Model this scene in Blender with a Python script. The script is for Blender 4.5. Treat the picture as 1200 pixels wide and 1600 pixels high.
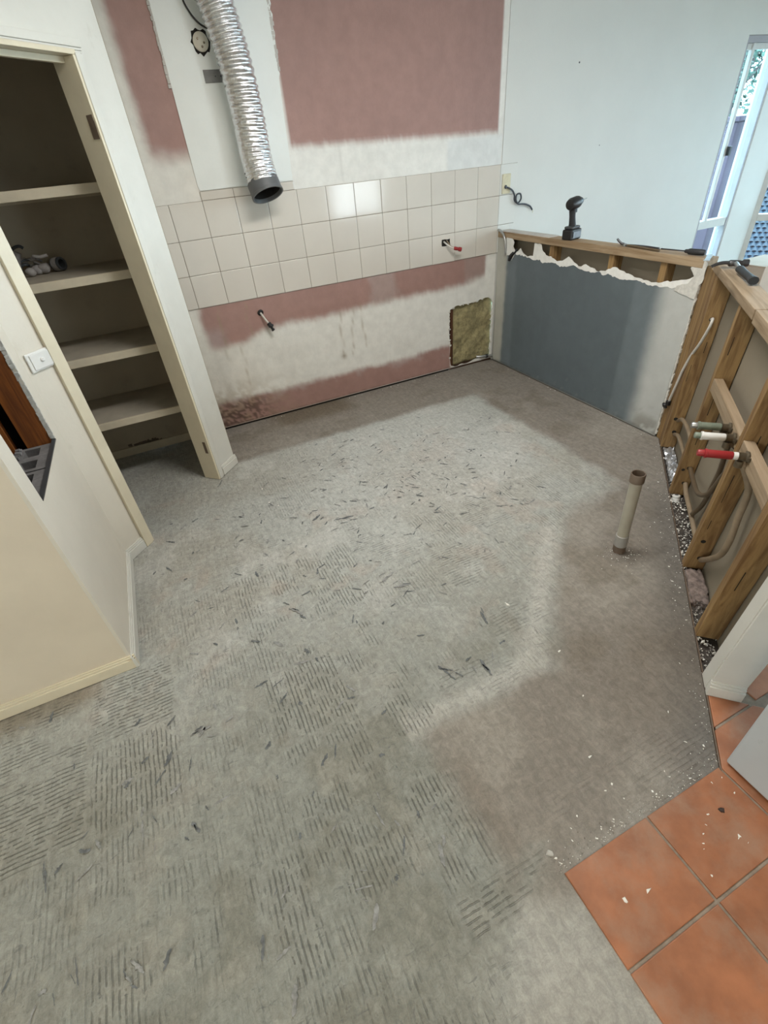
import bpy, bmesh, math, random
import numpy as np
from mathutils import Vector, Matrix, noise as mnoise
from mathutils.geometry import delaunay_2d_cdt

random.seed(7)
rng = np.random.default_rng(7)
D = bpy.data
SC = bpy.context.scene
COL = SC.collection
for o in list(D.objects):
    D.objects.remove(o)
S2 = math.sqrt(0.5)

# ------------------------------------------------------------------ camera
cam_d = D.cameras.new('camera')
cam = D.objects.new('camera', cam_d)
COL.objects.link(cam)
SC.camera = cam
cam_d.sensor_fit = 'VERTICAL'
cam_d.sensor_height = 36.0
cam_d.lens = 744.57 * 36.0 / 1600.0
cam_d.clip_start = 0.02
cam_d.clip_end = 200
Rr = ((0.90056099, -0.42705988, -0.08130051),
      (-0.31775213, -0.51899353, -0.79352335),
      (0.29668754, 0.74044958, -0.60308451))
m = Matrix(((Rr[0][0], -Rr[1][0], -Rr[2][0], -0.26418),
            (Rr[0][1], -Rr[1][1], -Rr[2][1], -3.61212),
            (Rr[0][2], -Rr[1][2], -Rr[2][2], 1.63081),
            (0, 0, 0, 1)))
cam.matrix_world = m

# ------------------------------------------------------------------ world, lights, exposure
W = D.worlds.new('world')
SC.world = W
W.use_nodes = True
bg = W.node_tree.nodes['Background']
bg.inputs['Color'].default_value = (0.66, 0.88, 1.0, 1)
bg.inputs['Strength'].default_value = 8.5


def area(name, loc, target, w, h, power, col, spread=180):
    l = D.lights.new(name, 'AREA')
    l.shape = 'RECTANGLE'
    l.size = w
    l.size_y = h
    l.energy = power
    l.color = col
    l.spread = math.radians(spread)
    o = D.objects.new(name, l)
    COL.objects.link(o)
    o.location = loc
    d = Vector(target) - Vector(loc)
    o.rotation_euler = d.to_track_quat('-Z', 'Y').to_euler()
    return o


# daylight through the openings of the adjoining room (window_3 in wall_east, window_4 in wall_rear)
area('daylight_east', (6.75, -3.3, 1.4), (0, -3.0, 1.1), 2.6, 1.9, 22, (0.84, 0.94, 1.0), 95)
area('daylight_rear', (3.85, -6.65, 1.5), (3.85, 0, 1.3), 1.1, 1.7, 55, (0.95, 0.98, 1.0))
area('daylight_bay', (6.4, 0.55, 1.5), (4.6, -1.6, 1.0), 1.5, 1.8, 24, (0.50, 0.80, 1.0))
area('added_west_fill', (-3.8, -4.5, 1.5), (0, -3.6, 0.9), 1.2, 1.0, 38, (1.0, 0.92, 0.80))  # added fill from the left, lifts the grey half wall and studs
area('added_top_fill', (0.9, -2.0, 2.70), (0.9, -2.0, 0), 1.25, 0.30, 56, (1.0, 0.97, 0.92))  # added fill from above, lifts the floor against the walls
area('added_warm_fill', (-1.6, -4.9, 2.6), (-1.6, -4.9, 0), 0.5, 0.5, 40, (1.0, 0.80, 0.56))  # added warm fill for the beige wall

SC.view_settings.view_transform = 'Standard'
SC.view_settings.look = 'None'
SC.view_settings.exposure = 0.0
SC.view_settings.gamma = 1.0
SC.view_settings.use_curve_mapping = False
SC.cycles.max_bounces = 10
SC.cycles.diffuse_bounces = 6


# ------------------------------------------------------------------ material helpers
def lin(c):
    if isinstance(c, str):
        c = tuple(int(c[i:i + 2], 16) / 255 for i in (0, 2, 4))
    return tuple((v / 12.92 if v <= 0.04045 else ((v + 0.055) / 1.055) ** 2.4) for v in c)


class NT:
    def __init__(self, m):
        m.use_nodes = True
        self.t = m.node_tree
        self.n = self.t.nodes
        self.b = self.n['Principled BSDF']

    def add(self, typ, ins=None, **kw):
        nd = self.n.new(typ)
        for k, v in kw.items():
            setattr(nd, k, v)
        for k, v in (ins or {}).items():
            self.set(nd.inputs[k], v)
        return nd

    def set(self, sock, v):
        if isinstance(v, bpy.types.NodeSocket):
            self.t.links.new(v, sock)
        elif isinstance(v, bpy.types.Node):
            self.t.links.new(v.outputs[0], sock)
        else:
            if sock.type == 'RGBA' and len(v) == 3:
                v = (*v, 1)
            sock.default_value = v

    def math(self, op, a, b=0.0, c=None, clamp=False):
        nd = self.add('ShaderNodeMath', operation=op, use_clamp=clamp)
        self.set(nd.inputs[0], a)
        self.set(nd.inputs[1], b)
        if c is not None:
            self.set(nd.inputs[2], c)
        return nd.outputs[0]

    def sstep(self, v, a, b, lo=0.0, hi=1.0):
        nd = self.add('ShaderNodeMapRange', {'Value': v, 'From Min': a, 'From Max': b, 'To Min': lo, 'To Max': hi},
                      interpolation_type='SMOOTHSTEP')
        return nd.outputs[0]

    def noise(self, vec, scale, detail=3.0, rough=0.55, dist=0.0):
        nd = self.add('ShaderNodeTexNoise', {'Vector': vec, 'Scale': scale, 'Detail': detail, 'Roughness': rough,
                                             'Distortion': dist})
        return nd.outputs[0]

    def mixc(self, f, a, b, mode='MIX'):
        nd = self.add('ShaderNodeMix', data_type='RGBA', blend_type=mode)
        self.set(nd.inputs[0], f)
        self.set(nd.inputs[6], a)
        self.set(nd.inputs[7], b)
        return nd.outputs[2]

    def scalec(self, col, f):
        nd = self.add('ShaderNodeVectorMath', operation='SCALE')
        self.set(nd.inputs[0], col)
        self.set(nd.inputs['Scale'], f)
        return nd.outputs[0]

    def mapping(self, vec, scale=(1, 1, 1), rot=(0, 0, 0), loc=(0, 0, 0)):
        return self.add('ShaderNodeMapping', {'Vector': vec, 'Scale': scale, 'Rotation': rot, 'Location': loc}).outputs[0]

    def coord(self):
        return self.add('ShaderNodeTexCoord').outputs['Object']


def mat(name, col, rough=0.6, var=0.10, scale=9.0, bump=0.0, bscale=60.0, metal=0.0, attr=False, spec=None, coat=0.0,
        stain=None, rand=0.0, world=False):
    m = D.materials.new(name)
    T = NT(m)
    co = T.add('ShaderNodeNewGeometry').outputs['Position'] if world else T.coord()
    if attr:
        base = T.add('ShaderNodeAttribute', attribute_name='col').outputs['Color']
    else:
        base = lin(col) if isinstance(col, str) else col
    n1 = T.noise(co, scale, 6.0, 0.6)
    f = T.sstep(n1, 0.25, 0.75, 1 - var, 1 + var)
    if rand:
        r = T.add('ShaderNodeObjectInfo').outputs['Random']
        f = T.math('MULTIPLY', f, T.sstep(r, 0, 1, 1 - rand, 1 + rand))
    c = T.scalec(base, f)
    if stain:
        scol, sscale, lo, hi, amt = stain
        s = T.sstep(T.noise(co, sscale, 7.0, 0.65), lo, hi, 0, amt)
        c = T.mixc(s, c, lin(scol) if isinstance(scol, str) else scol)
    T.set(T.b.inputs['Base Color'], c)
    T.b.inputs['Roughness'].default_value = rough
    T.b.inputs['Metallic'].default_value = metal
    if spec is not None:
        T.b.inputs['Specular IOR Level'].default_value = spec
    if coat:
        T.b.inputs['Coat Weight'].default_value = coat
        T.b.inputs['Coat Roughness'].default_value = 0.06
    if bump:
        h = T.noise(co, bscale, 5.0, 0.6)
        bn = T.add('ShaderNodeBump', {'Height': h, 'Strength': 0.6, 'Distance': bump})
        T.set(T.b.inputs['Normal'], bn)
    return m


def wood(name, light, dark, axis='z', rot=0.0, rough=0.65):
    m = D.materials.new(name)
    T = NT(m)
    co = T.coord()
    r = T.add('ShaderNodeObjectInfo').outputs['Random']
    off = T.add('ShaderNodeCombineXYZ', {0: T.math('MULTIPLY', r, 13.0), 1: T.math('MULTIPLY', r, 7.0), 2: T.math('MULTIPLY', r, 5.0)})
    co = T.add('ShaderNodeVectorMath', {0: co, 1: off}, operation='ADD').outputs[0]
    if rot:
        co = T.mapping(co, rot=(0, 0, rot))
    sc = {'x': (2.2, 38, 38), 'y': (38, 2.2, 38), 'z': (38, 38, 2.2)}[axis]
    st = T.mapping(co, scale=sc)
    g = T.noise(st, 1.0, 5.0, 0.6, 0.6)
    g2 = T.noise(T.mapping(co, scale=tuple(v * 3.2 for v in sc)), 1.0, 3.0, 0.6)
    kn = T.noise(T.mapping(co, scale=tuple(min(v, 16) * 0.7 for v in sc)), 1.0, 2.0, 0.5)
    c = T.mixc(T.sstep(g, 0.3, 0.72), lin(light), lin(dark))
    c = T.mixc(T.sstep(g2, 0.55, 0.8, 0, 0.35), c, lin(dark))
    c = T.mixc(T.sstep(kn, 0.68, 0.8, 0, 0.75), c, tuple(v * 0.35 for v in lin(dark)))
    T.set(T.b.inputs['Base Color'], c)
    T.b.inputs['Roughness'].default_value = rough
    bn = T.add('ShaderNodeBump', {'Height': g, 'Strength': 0.4, 'Distance': 0.002})
    T.set(T.b.inputs['Normal'], bn)
    return m


# ------------------------------------------------------------------ mesh helpers
def world_of(o):
    v = Vector((0, 0, 0))
    while o is not None:
        v += Vector(o.location)
        o = o.parent
    return v


def link(name, me, mat_, parent=None, local=False):
    o = D.objects.new(name, me)
    COL.objects.link(o)
    if mat_ is not None:
        if isinstance(mat_, (list, tuple)):
            for x in mat_:
                me.materials.append(x)
        else:
            me.materials.append(mat_)
    if parent is not None:
        if not local:
            w = world_of(parent)
            me.transform(Matrix.Translation(-w))
        o.parent = parent
    return o


def fin(name, bm, mat_, parent=None, smooth=False, local=False, origin=None):
    bmesh.ops.recalc_face_normals(bm, faces=bm.faces)
    me = D.meshes.new(name)
    bm.to_mesh(me)
    bm.free()
    if smooth:
        for p in me.polygons:
            p.use_smooth = True
        if smooth != 'all':
            me.set_sharp_from_angle(angle=math.radians(38))
    o = link(name, me, mat_, parent, local)
    if origin is not None and parent is None:
        me.transform(Matrix.Translation(-Vector(origin)))
        o.location = origin
    return o


def thing(name, label, cat, loc=(0, 0, 0), group=None, kind=None):
    o = D.objects.new(name, None)
    o.empty_display_size = 0.05
    COL.objects.link(o)
    o.location = loc
    tag(o, label, cat, group, kind)
    return o


def tag(o, label, cat, group=None, kind=None):
    o['label'] = label
    o['category'] = cat
    if group:
        o['group'] = group
    if kind:
        o['kind'] = kind
    return o


def WF(x, y, z):
    return Vector((x, y, z))


LEAN = 0.105


def SW(t, d, z):      # diagonal stud wall: t along it from the corner, d towards the kitchen
    t = t + LEAN * z
    return Vector((2.40 - S2 * t - S2 * d, -1.85 - S2 * t + S2 * d, z))


def PW(t, n, z):      # pantry wall: t along it, n out into the kitchen
    return Vector((-0.248 + S2 * t + S2 * n, -0.715 + S2 * t - S2 * n, z))


def box(bm, a, b, c, F=WF, bev=0.0, jit=0.0):
    P = [(a[i], b[j], c[k]) for k in (0, 1) for j in (0, 1) for i in (0, 1)]
    vs = []
    for p in P:
        v = F(*p)
        if jit:
            v = v + Vector([random.uniform(-jit, jit) for _ in range(3)])
        vs.append(bm.verts.new(v))
    fs = [bm.faces.new([vs[i] for i in q]) for q in
          ((0, 2, 3, 1), (4, 5, 7, 6), (0, 1, 5, 4), (2, 6, 7, 3), (0, 4, 6, 2), (1, 3, 7, 5))]
    if bev:
        es = list({e for f in fs for e in f.edges})
        bmesh.ops.bevel(bm, geom=es, offset=bev, segments=2, affect='EDGES', profile=0.5)
    return vs


def mkbox(name, a, b, c, mat_, parent=None, F=WF, bev=0.0, jit=0.0):
    bm = bmesh.new()
    box(bm, a, b, c, F, bev, jit)
    return fin(name, bm, mat_, parent)


def catmull(pts, n=8):
    P = [Vector(p) for p in pts]
    P = [2 * P[0] - P[1]] + P + [2 * P[-1] - P[-2]]
    out = []
    for i in range(1, len(P) - 2):
        for k in range(n):
            t = k / n
            a, b, c, d = P[i - 1], P[i], P[i + 1], P[i + 2]
            out.append(0.5 * ((2 * b) + (c - a) * t + (2 * a - 5 * b + 4 * c - d) * t * t + (3 * b - a - 3 * c + d) * t ** 3))
    out.append(P[-2])
    return out


def sweep(bm, pts, rad, seg=10, caps=True):
    """tube along pts; rad is a number or a function of (fraction, angle)"""
    n = len(pts)
    T = [(pts[min(i + 1, n - 1)] - pts[max(i - 1, 0)]).normalized() for i in range(n)]
    up = Vector((0, 0, 1)) if abs(T[0].z) < 0.9 else Vector((1, 0, 0))
    u = T[0].cross(up).normalized()
    rings = []
    for i in range(n):
        u = (u - T[i] * u.dot(T[i])).normalized()
        v = T[i].cross(u)
        ring = []
        for k in range(seg):
            a = 2 * math.pi * k / seg
            r = rad(i / (n - 1), a) if callable(rad) else rad
            ring.append(bm.verts.new(pts[i] + (u * math.cos(a) + v * math.sin(a)) * r))
        rings.append(ring)
    for i in range(n - 1):
        for k in range(seg):
            k2 = (k + 1) % seg
            bm.faces.new((rings[i][k], rings[i][k2], rings[i + 1][k2], rings[i + 1][k]))
    if caps:
        bm.faces.new(rings[0][::-1])
        bm.faces.new(rings[-1])
    return rings


def tube(name, pts, r, mat_, parent=None, seg=10, n=8, caps=True):
    bm = bmesh.new()
    sweep(bm, catmull(pts, n) if n > 1 else [Vector(p) for p in pts], r, seg, caps)
    return fin(name, bm, mat_, parent, smooth=True)


def lathe(bm, prof, base, axis=(0, 0, 1), seg=20, cap0=True, cap1=True):
    """prof = [(r, h)...] turned about axis at base"""
    ax = Vector(axis).normalized()
    up = Vector((0, 0, 1)) if abs(ax.z) < 0.9 else Vector((1, 0, 0))
    u = ax.cross(up).normalized()
    v = ax.cross(u)
    base = Vector(base)
    rings = []
    for r, h in prof:
        rings.append([bm.verts.new(base + ax * h + (u * math.cos(2 * math.pi * k / seg) + v * math.sin(2 * math.pi * k / seg)) * r)
                      for k in range(seg)])
    for i in range(len(rings) - 1):
        for k in range(seg):
            k2 = (k + 1) % seg
            bm.faces.new((rings[i][k], rings[i][k2], rings[i + 1][k2], rings[i + 1][k]))
    if cap0:
        bm.faces.new(rings[0][::-1])
    if cap1:
        bm.faces.new(rings[-1])


def mklathe(name, prof, base, mat_, parent=None, axis=(0, 0, 1), seg=20, cap0=True, cap1=True):
    bm = bmesh.new()
    lathe(bm, prof, base, axis, seg, cap0, cap1)
    return fin(name, bm, mat_, parent, smooth=True)


def in_poly(px, py, poly):
    inside = np.zeros(px.shape, bool)
    n = len(poly)
    j = n - 1
    for i in range(n):
        xi, yi = poly[i]
        xj, yj = poly[j]
        if yi != yj:
            c = ((yi > py) != (yj > py)) & (px < (xj - xi) * (py - yi) / (yj - yi) + xi)
            inside ^= c
        j = i
    return inside


def ragged(poly, amp, step):
    """subdivide a closed outline and roughen it"""
    out = []
    n = len(poly)
    for i in range(n):
        a, b = Vector((*poly[i], 0)), Vector((*poly[(i + 1) % n], 0))
        L = (b - a).length
        k = max(1, int(L / step))
        nrm = Vector((-(b - a).y, (b - a).x, 0)).normalized() if L > 0 else Vector((0, 0, 0))
        for q in range(k):
            p = a.lerp(b, q / k) + nrm * random.uniform(-amp, amp)
            out.append((p.x, p.y))
    return out


def sheet(name, outline, F, thick, mat_, parent=None, holes=(), step=0.0, colour=None):
    """flat board: outline (a, b) mapped through F(a, depth, b); optional inner grid carrying a 'col' attribute"""
    V, E = [], []
    for lp in [outline, *holes]:
        s = len(V)
        V += [Vector(p) for p in lp]
        E += [(s + i, s + (i + 1) % len(lp)) for i in range(len(lp))]
    if step:
        o = np.array(outline)
        gx, gy = np.meshgrid(np.arange(o[:, 0].min() + step / 2, o[:, 0].max(), step),
                             np.arange(o[:, 1].min() + step / 2, o[:, 1].max(), step))
        gx, gy = gx.ravel(), gy.ravel()
        k = in_poly(gx, gy, outline)
        for h in holes:
            k &= ~in_poly(gx, gy, h)
        V += [Vector(p) for p in zip(gx[k], gy[k])]
    vs, es, fs, *_ = delaunay_2d_cdt(V, E, [], 0, 1e-6)
    vx = np.array([(v.x, v.y) for v in vs])
    f = np.array([t for t in fs if len(t) == 3])
    c = vx[f].mean(1)
    k = in_poly(c[:, 0], c[:, 1], outline)
    for h in holes:
        k &= ~in_poly(c[:, 0], c[:, 1], h)
    f = f[k]
    used, inv = np.unique(f, return_inverse=True)
    f = inv.reshape(f.shape)
    vx = vx[used]
    n = len(vx)
    cnt = {}
    for t in f.tolist():
        for a, b in ((t[0], t[1]), (t[1], t[2]), (t[2], t[0])):
            cnt[(a, b)] = 1
    side = [(a, b) for (a, b) in cnt if (b, a) not in cnt]
    front = [tuple(F(a, 0.0, b)) for a, b in vx]
    back = [tuple(F(a, -thick, b)) for a, b in vx]
    faces = [tuple(t) for t in f.tolist()] + [tuple(q + n for q in reversed(t)) for t in f.tolist()]
    faces += [(b, a, a + n, b + n) for a, b in side]
    me = D.meshes.new(name)
    me.from_pydata(front + back, [], faces)
    if colour is not None:
        rgb = colour(vx[:, 0], vx[:, 1])
        at = me.attributes.new('col', 'FLOAT_COLOR', 'POINT')
        buf = np.ones((2 * n, 4), np.float32)
        buf[:n, :3] = rgb
        buf[n:, :3] = rgb
        at.data.foreach_set('color', buf.ravel())
    me.update()
    bm = bmesh.new()
    bm.from_mesh(me)
    bmesh.ops.recalc_face_normals(bm, faces=bm.faces)
    bm.to_mesh(me)
    bm.free()
    return link(name, me, mat_, parent)


# numpy value noise for painted wear
def vnoise(x, y, seed=0):
    xi, yi = np.floor(x).astype(np.int64), np.floor(y).astype(np.int64)
    fx, fy = x - xi, y - yi
    fx, fy = fx * fx * (3 - 2 * fx), fy * fy * (3 - 2 * fy)

    def h(a, b):
        v = np.sin(a * 127.1 + b * 311.7 + seed * 74.7) * 43758.5453
        return v - np.floor(v)
    return (h(xi, yi) * (1 - fx) + h(xi + 1, yi) * fx) * (1 - fy) + (h(xi, yi + 1) * (1 - fx) + h(xi + 1, yi + 1) * fx) * fy


def fbm(x, y, sc, seed=0, oct=4):
    s, a, t = 0, 0.5, 0
    for i in range(oct):
        s = s + a * vnoise(x * sc, y * sc, seed + i * 13)
        t += a
        a *= 0.55
        sc *= 2.03
    return s / t


def ss(x, a, b):
    t = np.clip((x - a) / (b - a), 0, 1)
    return t * t * (3 - 2 * t)


def blend(rgb, m, c):
    return rgb * (1 - m[:, None]) + np.array(c)[None, :] * m[:, None]


# ------------------------------------------------------------------ materials
M = {}
M['cream'] = mat('cream_paint', (0.67, 0.63, 0.55), 0.45, 0.05, 3.0, 0.0008, 90, stain=('8f8466', 5.0, 0.60, 0.82, 0.28))
M['nib'] = mat('cream_gloss_paint', (0.62, 0.615, 0.57), 0.4, 0.05, 4.0, 0.0006, 90, stain=('9b9584', 7.0, 0.6, 0.8, 0.3))
M['white_wall'] = mat('white_wall_paint', (0.64, 0.655, 0.63), 0.55, 0.03, 2.0, 0.0008, 120)
M['trim'] = mat('trim_gloss_cream', (0.66, 0.60, 0.46), 0.35, 0.06, 6.0, 0.0005, 80)
M['paintboard'] = mat('scuffed_paint', (0.5, 0.5, 0.5), 0.6, 0.07, 14.0, 0.0012, 70, attr=True)
M['greyboard'] = mat('grey_board_paint', (0.1, 0.12, 0.13), 0.55, 0.06, 10.0, 0.0008, 90, attr=True)
M['white_panel'] = mat('white_board_paint', (0.74, 0.77, 0.75), 0.5, 0.04, 3.0, 0.0008, 60, stain=('8a8a76', 8.0, 0.66, 0.85, 0.35))
M['tile'] = mat('glazed_wall_tile', (0.61, 0.575, 0.52), 0.09, 0.05, 1.6, 0.0006, 14, rand=0.018, world=True)
M['grout'] = mat('grey_grout', (0.25, 0.22, 0.18), 0.9, 0.15, 40.0)
M['terracotta'] = mat('terracotta_tile', (0.315, 0.122, 0.055), 0.5, 0.26, 7.0, 0.0010, 40, stain=('9c8370', 6.0, 0.42, 0.74, 0.6), rand=0.06, world=True)
M['grout_dark'] = mat('tile_grout', (0.27, 0.225, 0.18), 0.95, 0.25, 30.0, 0.001, 80)
M['slab'] = mat('bare_slab', (0.22, 0.20, 0.18), 0.9, 0.2, 8.0, 0.002, 40)
M['shelf'] = mat('dull_shelf_board', (0.42, 0.38, 0.31), 0.6, 0.12, 6.0, stain=('4a4336', 9.0, 0.6, 0.8, 0.4))
M['shelf_edge'] = mat('shelf_edge_paint', (0.62, 0.55, 0.42), 0.5, 0.08, 9.0)
M['pantry'] = mat('pantry_paint', (0.42, 0.36, 0.27), 0.6, 0.07, 4.0, stain=('4c4030', 6.0, 0.55, 0.8, 0.3))
M['foil'] = mat('aluminium_foil', (0.80, 0.81, 0.83), 0.24, 0.12, 60.0, 0.006, 55, metal=1.0)
M['grey_plastic'] = mat('grey_plastic', (0.10, 0.105, 0.11), 0.45, 0.08)
M['black'] = mat('black_plastic', (0.012, 0.012, 0.013), 0.4, 0.1)
M['black_rubber'] = mat('black_rubber', (0.020, 0.022, 0.025), 0.6, 0.1, 30, 0.0006, 90)
M['charcoal'] = mat('charcoal_plastic', (0.045, 0.05, 0.055), 0.4, 0.1)
M['dark'] = mat('dark_cavity', (0.012, 0.010, 0.008), 0.9, 0.1)
M['paper_brown'] = mat('board_back_paper', (0.245, 0.21, 0.155), 0.85, 0.06, 3.0, 0.0006, 60)
M['torn'] = mat('torn_white_paper', (0.72, 0.72, 0.69), 0.9, 0.06, 30, 0.002, 70)
M['plaster_edge'] = mat('broken_plaster', (0.58, 0.57, 0.53), 0.95, 0.12, 60, 0.003, 110)
M['stud'] = wood('pine_stud', '9c7f54', '6b4f30', 'z')
M['stud_x'] = wood('pine_plate_y', 'a69277', '80694d', 'y')
M['stud_d'] = wood('pine_plate_diagonal', 'a39078', '7d6a51', 'x', rot=math.radians(-45))
M['stud_orange'] = wood('orange_stud', '9a5a20', '60310e', 'z')
M['batt'] = mat('glasswool_batt', (0.265, 0.23, 0.12), 0.95, 0.4, 26.0, 0.012, 28)
M['brick_core'] = mat('grey_cored_brick', (0.17, 0.165, 0.165), 0.95, 0.25, 18, 0.004, 60)
M['mortar'] = mat('mortar_lump', (0.19, 0.15, 0.135), 0.95, 0.5, 45, 0.012, 60)
M['pvc'] = mat('cream_pvc', (0.37, 0.345, 0.28), 0.4, 0.08, 8, stain=('6b5f4c', 10, 0.58, 0.8, 0.5))
M['pvc_dark'] = mat('brown_pipe_socket', (0.13, 0.095, 0.07), 0.6, 0.15)
M['pvc_grey'] = mat('grey_pipe_coupling', (0.30, 0.29, 0.27), 0.45, 0.12)
M['pipe_brown'] = mat('water_pipe', (0.235, 0.18, 0.12), 0.5, 0.15, 20)
M['pipe_dark'] = mat('dark_water_pipe', (0.105, 0.075, 0.045), 0.5, 0.15, 20)
M['brass'] = mat('tarnished_brass', (0.16, 0.13, 0.09), 0.4, 0.25, 40, metal=0.7)
M['steel'] = mat('galvanised_steel', (0.45, 0.46, 0.46), 0.35, 0.15, 30, metal=0.9)
M['steel_dark'] = mat('dark_steel', (0.09, 0.09, 0.095), 0.35, 0.2, 30, metal=0.8)
M['green_grey'] = mat('grey_green_valve', (0.17, 0.20, 0.155), 0.45, 0.2, 40)
M['white_plastic'] = mat('white_plastic', (0.72, 0.72, 0.70), 0.35, 0.03)
M['white_cable'] = mat('white_cable_sheath', (0.55, 0.53, 0.49), 0.5, 0.06)
M['red'] = mat('red_plastic', (0.29, 0.022, 0.025), 0.4, 0.1)
M['yellowed'] = mat('yellowed_plastic', (0.58, 0.54, 0.38), 0.5, 0.10, 30)
M['pvc_cream'] = mat('cream_bakelite', (0.62, 0.59, 0.50), 0.4, 0.08, 30)
M['cord'] = mat('blue_grey_cord', (0.045, 0.055, 0.07), 0.5, 0.1)
M['chip'] = mat('white_plaster_chip', (0.78, 0.77, 0.72), 0.9, 0.05)
M['chip_grey'] = mat('grey_plaster_chip', (0.42, 0.41, 0.38), 0.9, 0.1)
M['chip_dark'] = mat('dark_chip', (0.035, 0.02, 0.015), 0.6, 0.2)
M['gouge'] = mat('dark_scrape', (0.12, 0.13, 0.135), 0.9, 0.45, 50.0)
M['cabinet'] = mat('grey_panel_paint', (0.45, 0.49, 0.515), 0.45, 0.04, 6.0, stain=('5c5f60', 12, 0.62, 0.75, 0.3))
M['alu'] = mat('window_frame_paint', (0.62, 0.64, 0.62), 0.4, 0.05)
M['alu_grey'] = mat('window_frame_grey', (0.34, 0.34, 0.37), 0.4, 0.05)
M['rooftile'] = mat('blue_grey_roof_tile', (0.022, 0.036, 0.055), 0.5, 0.3, 3.0, spec=.25)
M['leaf'] = mat('leaf_green', (0.04, 0.115, 0.085), 0.5, 0.5, 2.0)
M['bark'] = mat('bark', (0.07, 0.06, 0.06), 0.9, 0.3)
M['mauve'] = mat('mauve_render', (0.085, 0.062, 0.095), 0.8, 0.15, 3.0)
M['carton'] = mat('beige_carton', (0.52, 0.43, 0.35), 0.8, 0.06, 6.0)
M['grey_rag'] = mat('dusty_grey_plastic', (0.30, 0.28, 0.27), 0.6, 0.25, 30)
M['ceiling'] = mat('ceiling_paint', (0.74, 0.74, 0.72), 0.8, 0.03)
M['skin_dust'] = mat('pale_dust', (0.5, 0.48, 0.45), 0.9, 0.1)

g = D.materials.new('window_glass')
T = NT(g)
T.b.inputs['Base Color'].default_value = (0.93, 1.0, 1.0, 1)
T.b.inputs['Roughness'].default_value = 0.0
T.b.inputs['Transmission Weight'].default_value = 1.0
T.b.inputs['IOR'].default_value = 1.45
lp = T.add('ShaderNodeBsdfTransparent', {'Color': (0.92, 0.98, 1.0, 1)})
gl = T.add('ShaderNodeBsdfGlossy', {'Roughness': 0.02})
mx = T.add('ShaderNodeMixShader', {0: 0.05, 1: lp, 2: gl})
T.t.links.new(mx.outputs[0], T.n['Material Output'].inputs['Surface'])
M['glass'] = g


# concrete floor: colour and ridge strength are stored per vertex, the fine relief is in the shader
def floor_material():
    m = D.materials.new('scraped_concrete')
    T = NT(m)
    co = T.coord()
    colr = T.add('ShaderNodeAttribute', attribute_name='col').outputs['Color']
    rd = T.add('ShaderNodeAttribute', attribute_name='ridge').outputs['Vector']
    sep = T.add('ShaderNodeSeparateXYZ', {0: rd})
    xyz = T.add('ShaderNodeSeparateXYZ', {0: co})
    warp = T.math('MULTIPLY', T.math('SUBTRACT', T.noise(co, 7.0, 3.0), 0.5), 0.016)
    warp2 = T.math('MULTIPLY', T.math('SUBTRACT', T.noise(co, 55.0, 2.0), 0.5), 0.0035)
    wp = T.math('ADD', warp, warp2)
    k = 2 * math.pi / 0.0155
    brk = T.sstep(T.noise(co, 26.0, 3.0, 0.6), 0.41, 0.53)

    def groove(axis, amt):
        s = T.math('SINE', T.math('MULTIPLY', T.math('ADD', axis, wp), k))
        g_ = T.sstep(s, 0.45, 0.97)
        return T.math('MULTIPLY', T.math('MULTIPLY', g_, amt), brk)
    gx = groove(xyz.outputs[1], sep.outputs[0])
    gy = groove(xyz.outputs[0], sep.outputs[1])
    gr = T.math('MAXIMUM', gx, gy)
    rough = T.math('SUBTRACT', 1.0, sep.outputs[2], clamp=True)
    lump = T.noise(co, 38.0, 9.0, 0.74, 0.7)
    streak = T.noise(T.mapping(co, scale=(60, 12, 1), rot=(0, 0, 0.25)), 1.0, 6.0, 0.62, 0.8)
    fine = T.noise(co, 240.0, 4.0, 0.65)
    brush = T.noise(T.mapping(co, scale=(160, 9, 1)), 1.0, 4.0, 0.6, 0.2)
    h = T.math('MULTIPLY', T.math('ADD', T.math('MULTIPLY', lump, 0.9), T.math('MULTIPLY', streak, 0.7)), T.math('ADD', T.math('MULTIPLY', rough, 0.85), 0.15))
    h = T.math('ADD', h, T.math('MULTIPLY', fine, 0.22))
    h = T.math('ADD', h, T.math('MULTIPLY', brush, T.math('MULTIPLY', sep.outputs[2], 0.12)))
    h = T.math('SUBTRACT', h, T.math('MULTIPLY', gr, 0.9))
    bn = T.add('ShaderNodeBump', {'Height': h, 'Strength': 1.0, 'Distance': 0.0055})
    T.set(T.b.inputs['Normal'], bn)
    v = T.sstep(lump, 0.25, 0.75, 0.76, 1.18)
    v = T.math('MULTIPLY', v, T.sstep(streak, 0.28, 0.72, 0.91, 1.08))
    v = T.math('MULTIPLY', v, T.sstep(fine, 0.25, 0.75, 0.92, 1.08))
    v = T.math('MULTIPLY', v, T.math('SUBTRACT', 1.0, T.math('MULTIPLY', gr, 0.34)))  # shade in the grooves darkened into the floor colour
    # dark flecks where the old adhesive tore away
    fl = T.noise(T.mapping(co, scale=(75, 26, 1), rot=(0, 0, 0.5)), 1.0, 4.0, 0.6, 1.2)
    fl2 = T.noise(T.mapping(co, scale=(24, 70, 1), rot=(0, 0, 0.35)), 1.0, 4.0, 0.6, 1.2)
    fk = T.math('MAXIMUM', T.sstep(fl, 0.63, 0.69), T.sstep(fl2, 0.635, 0.70))
    fk = T.math('MULTIPLY', fk, T.math('ADD', T.math('MULTIPLY', rough, 0.5), 0.02))
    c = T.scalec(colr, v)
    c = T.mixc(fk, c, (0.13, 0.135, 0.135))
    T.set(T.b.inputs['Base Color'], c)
    T.b.inputs['Roughness'].default_value = 0.88
    T.b.inputs['Specular IOR Level'].default_value = 0.3
    return m


M['concrete'] = floor_material()

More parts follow.
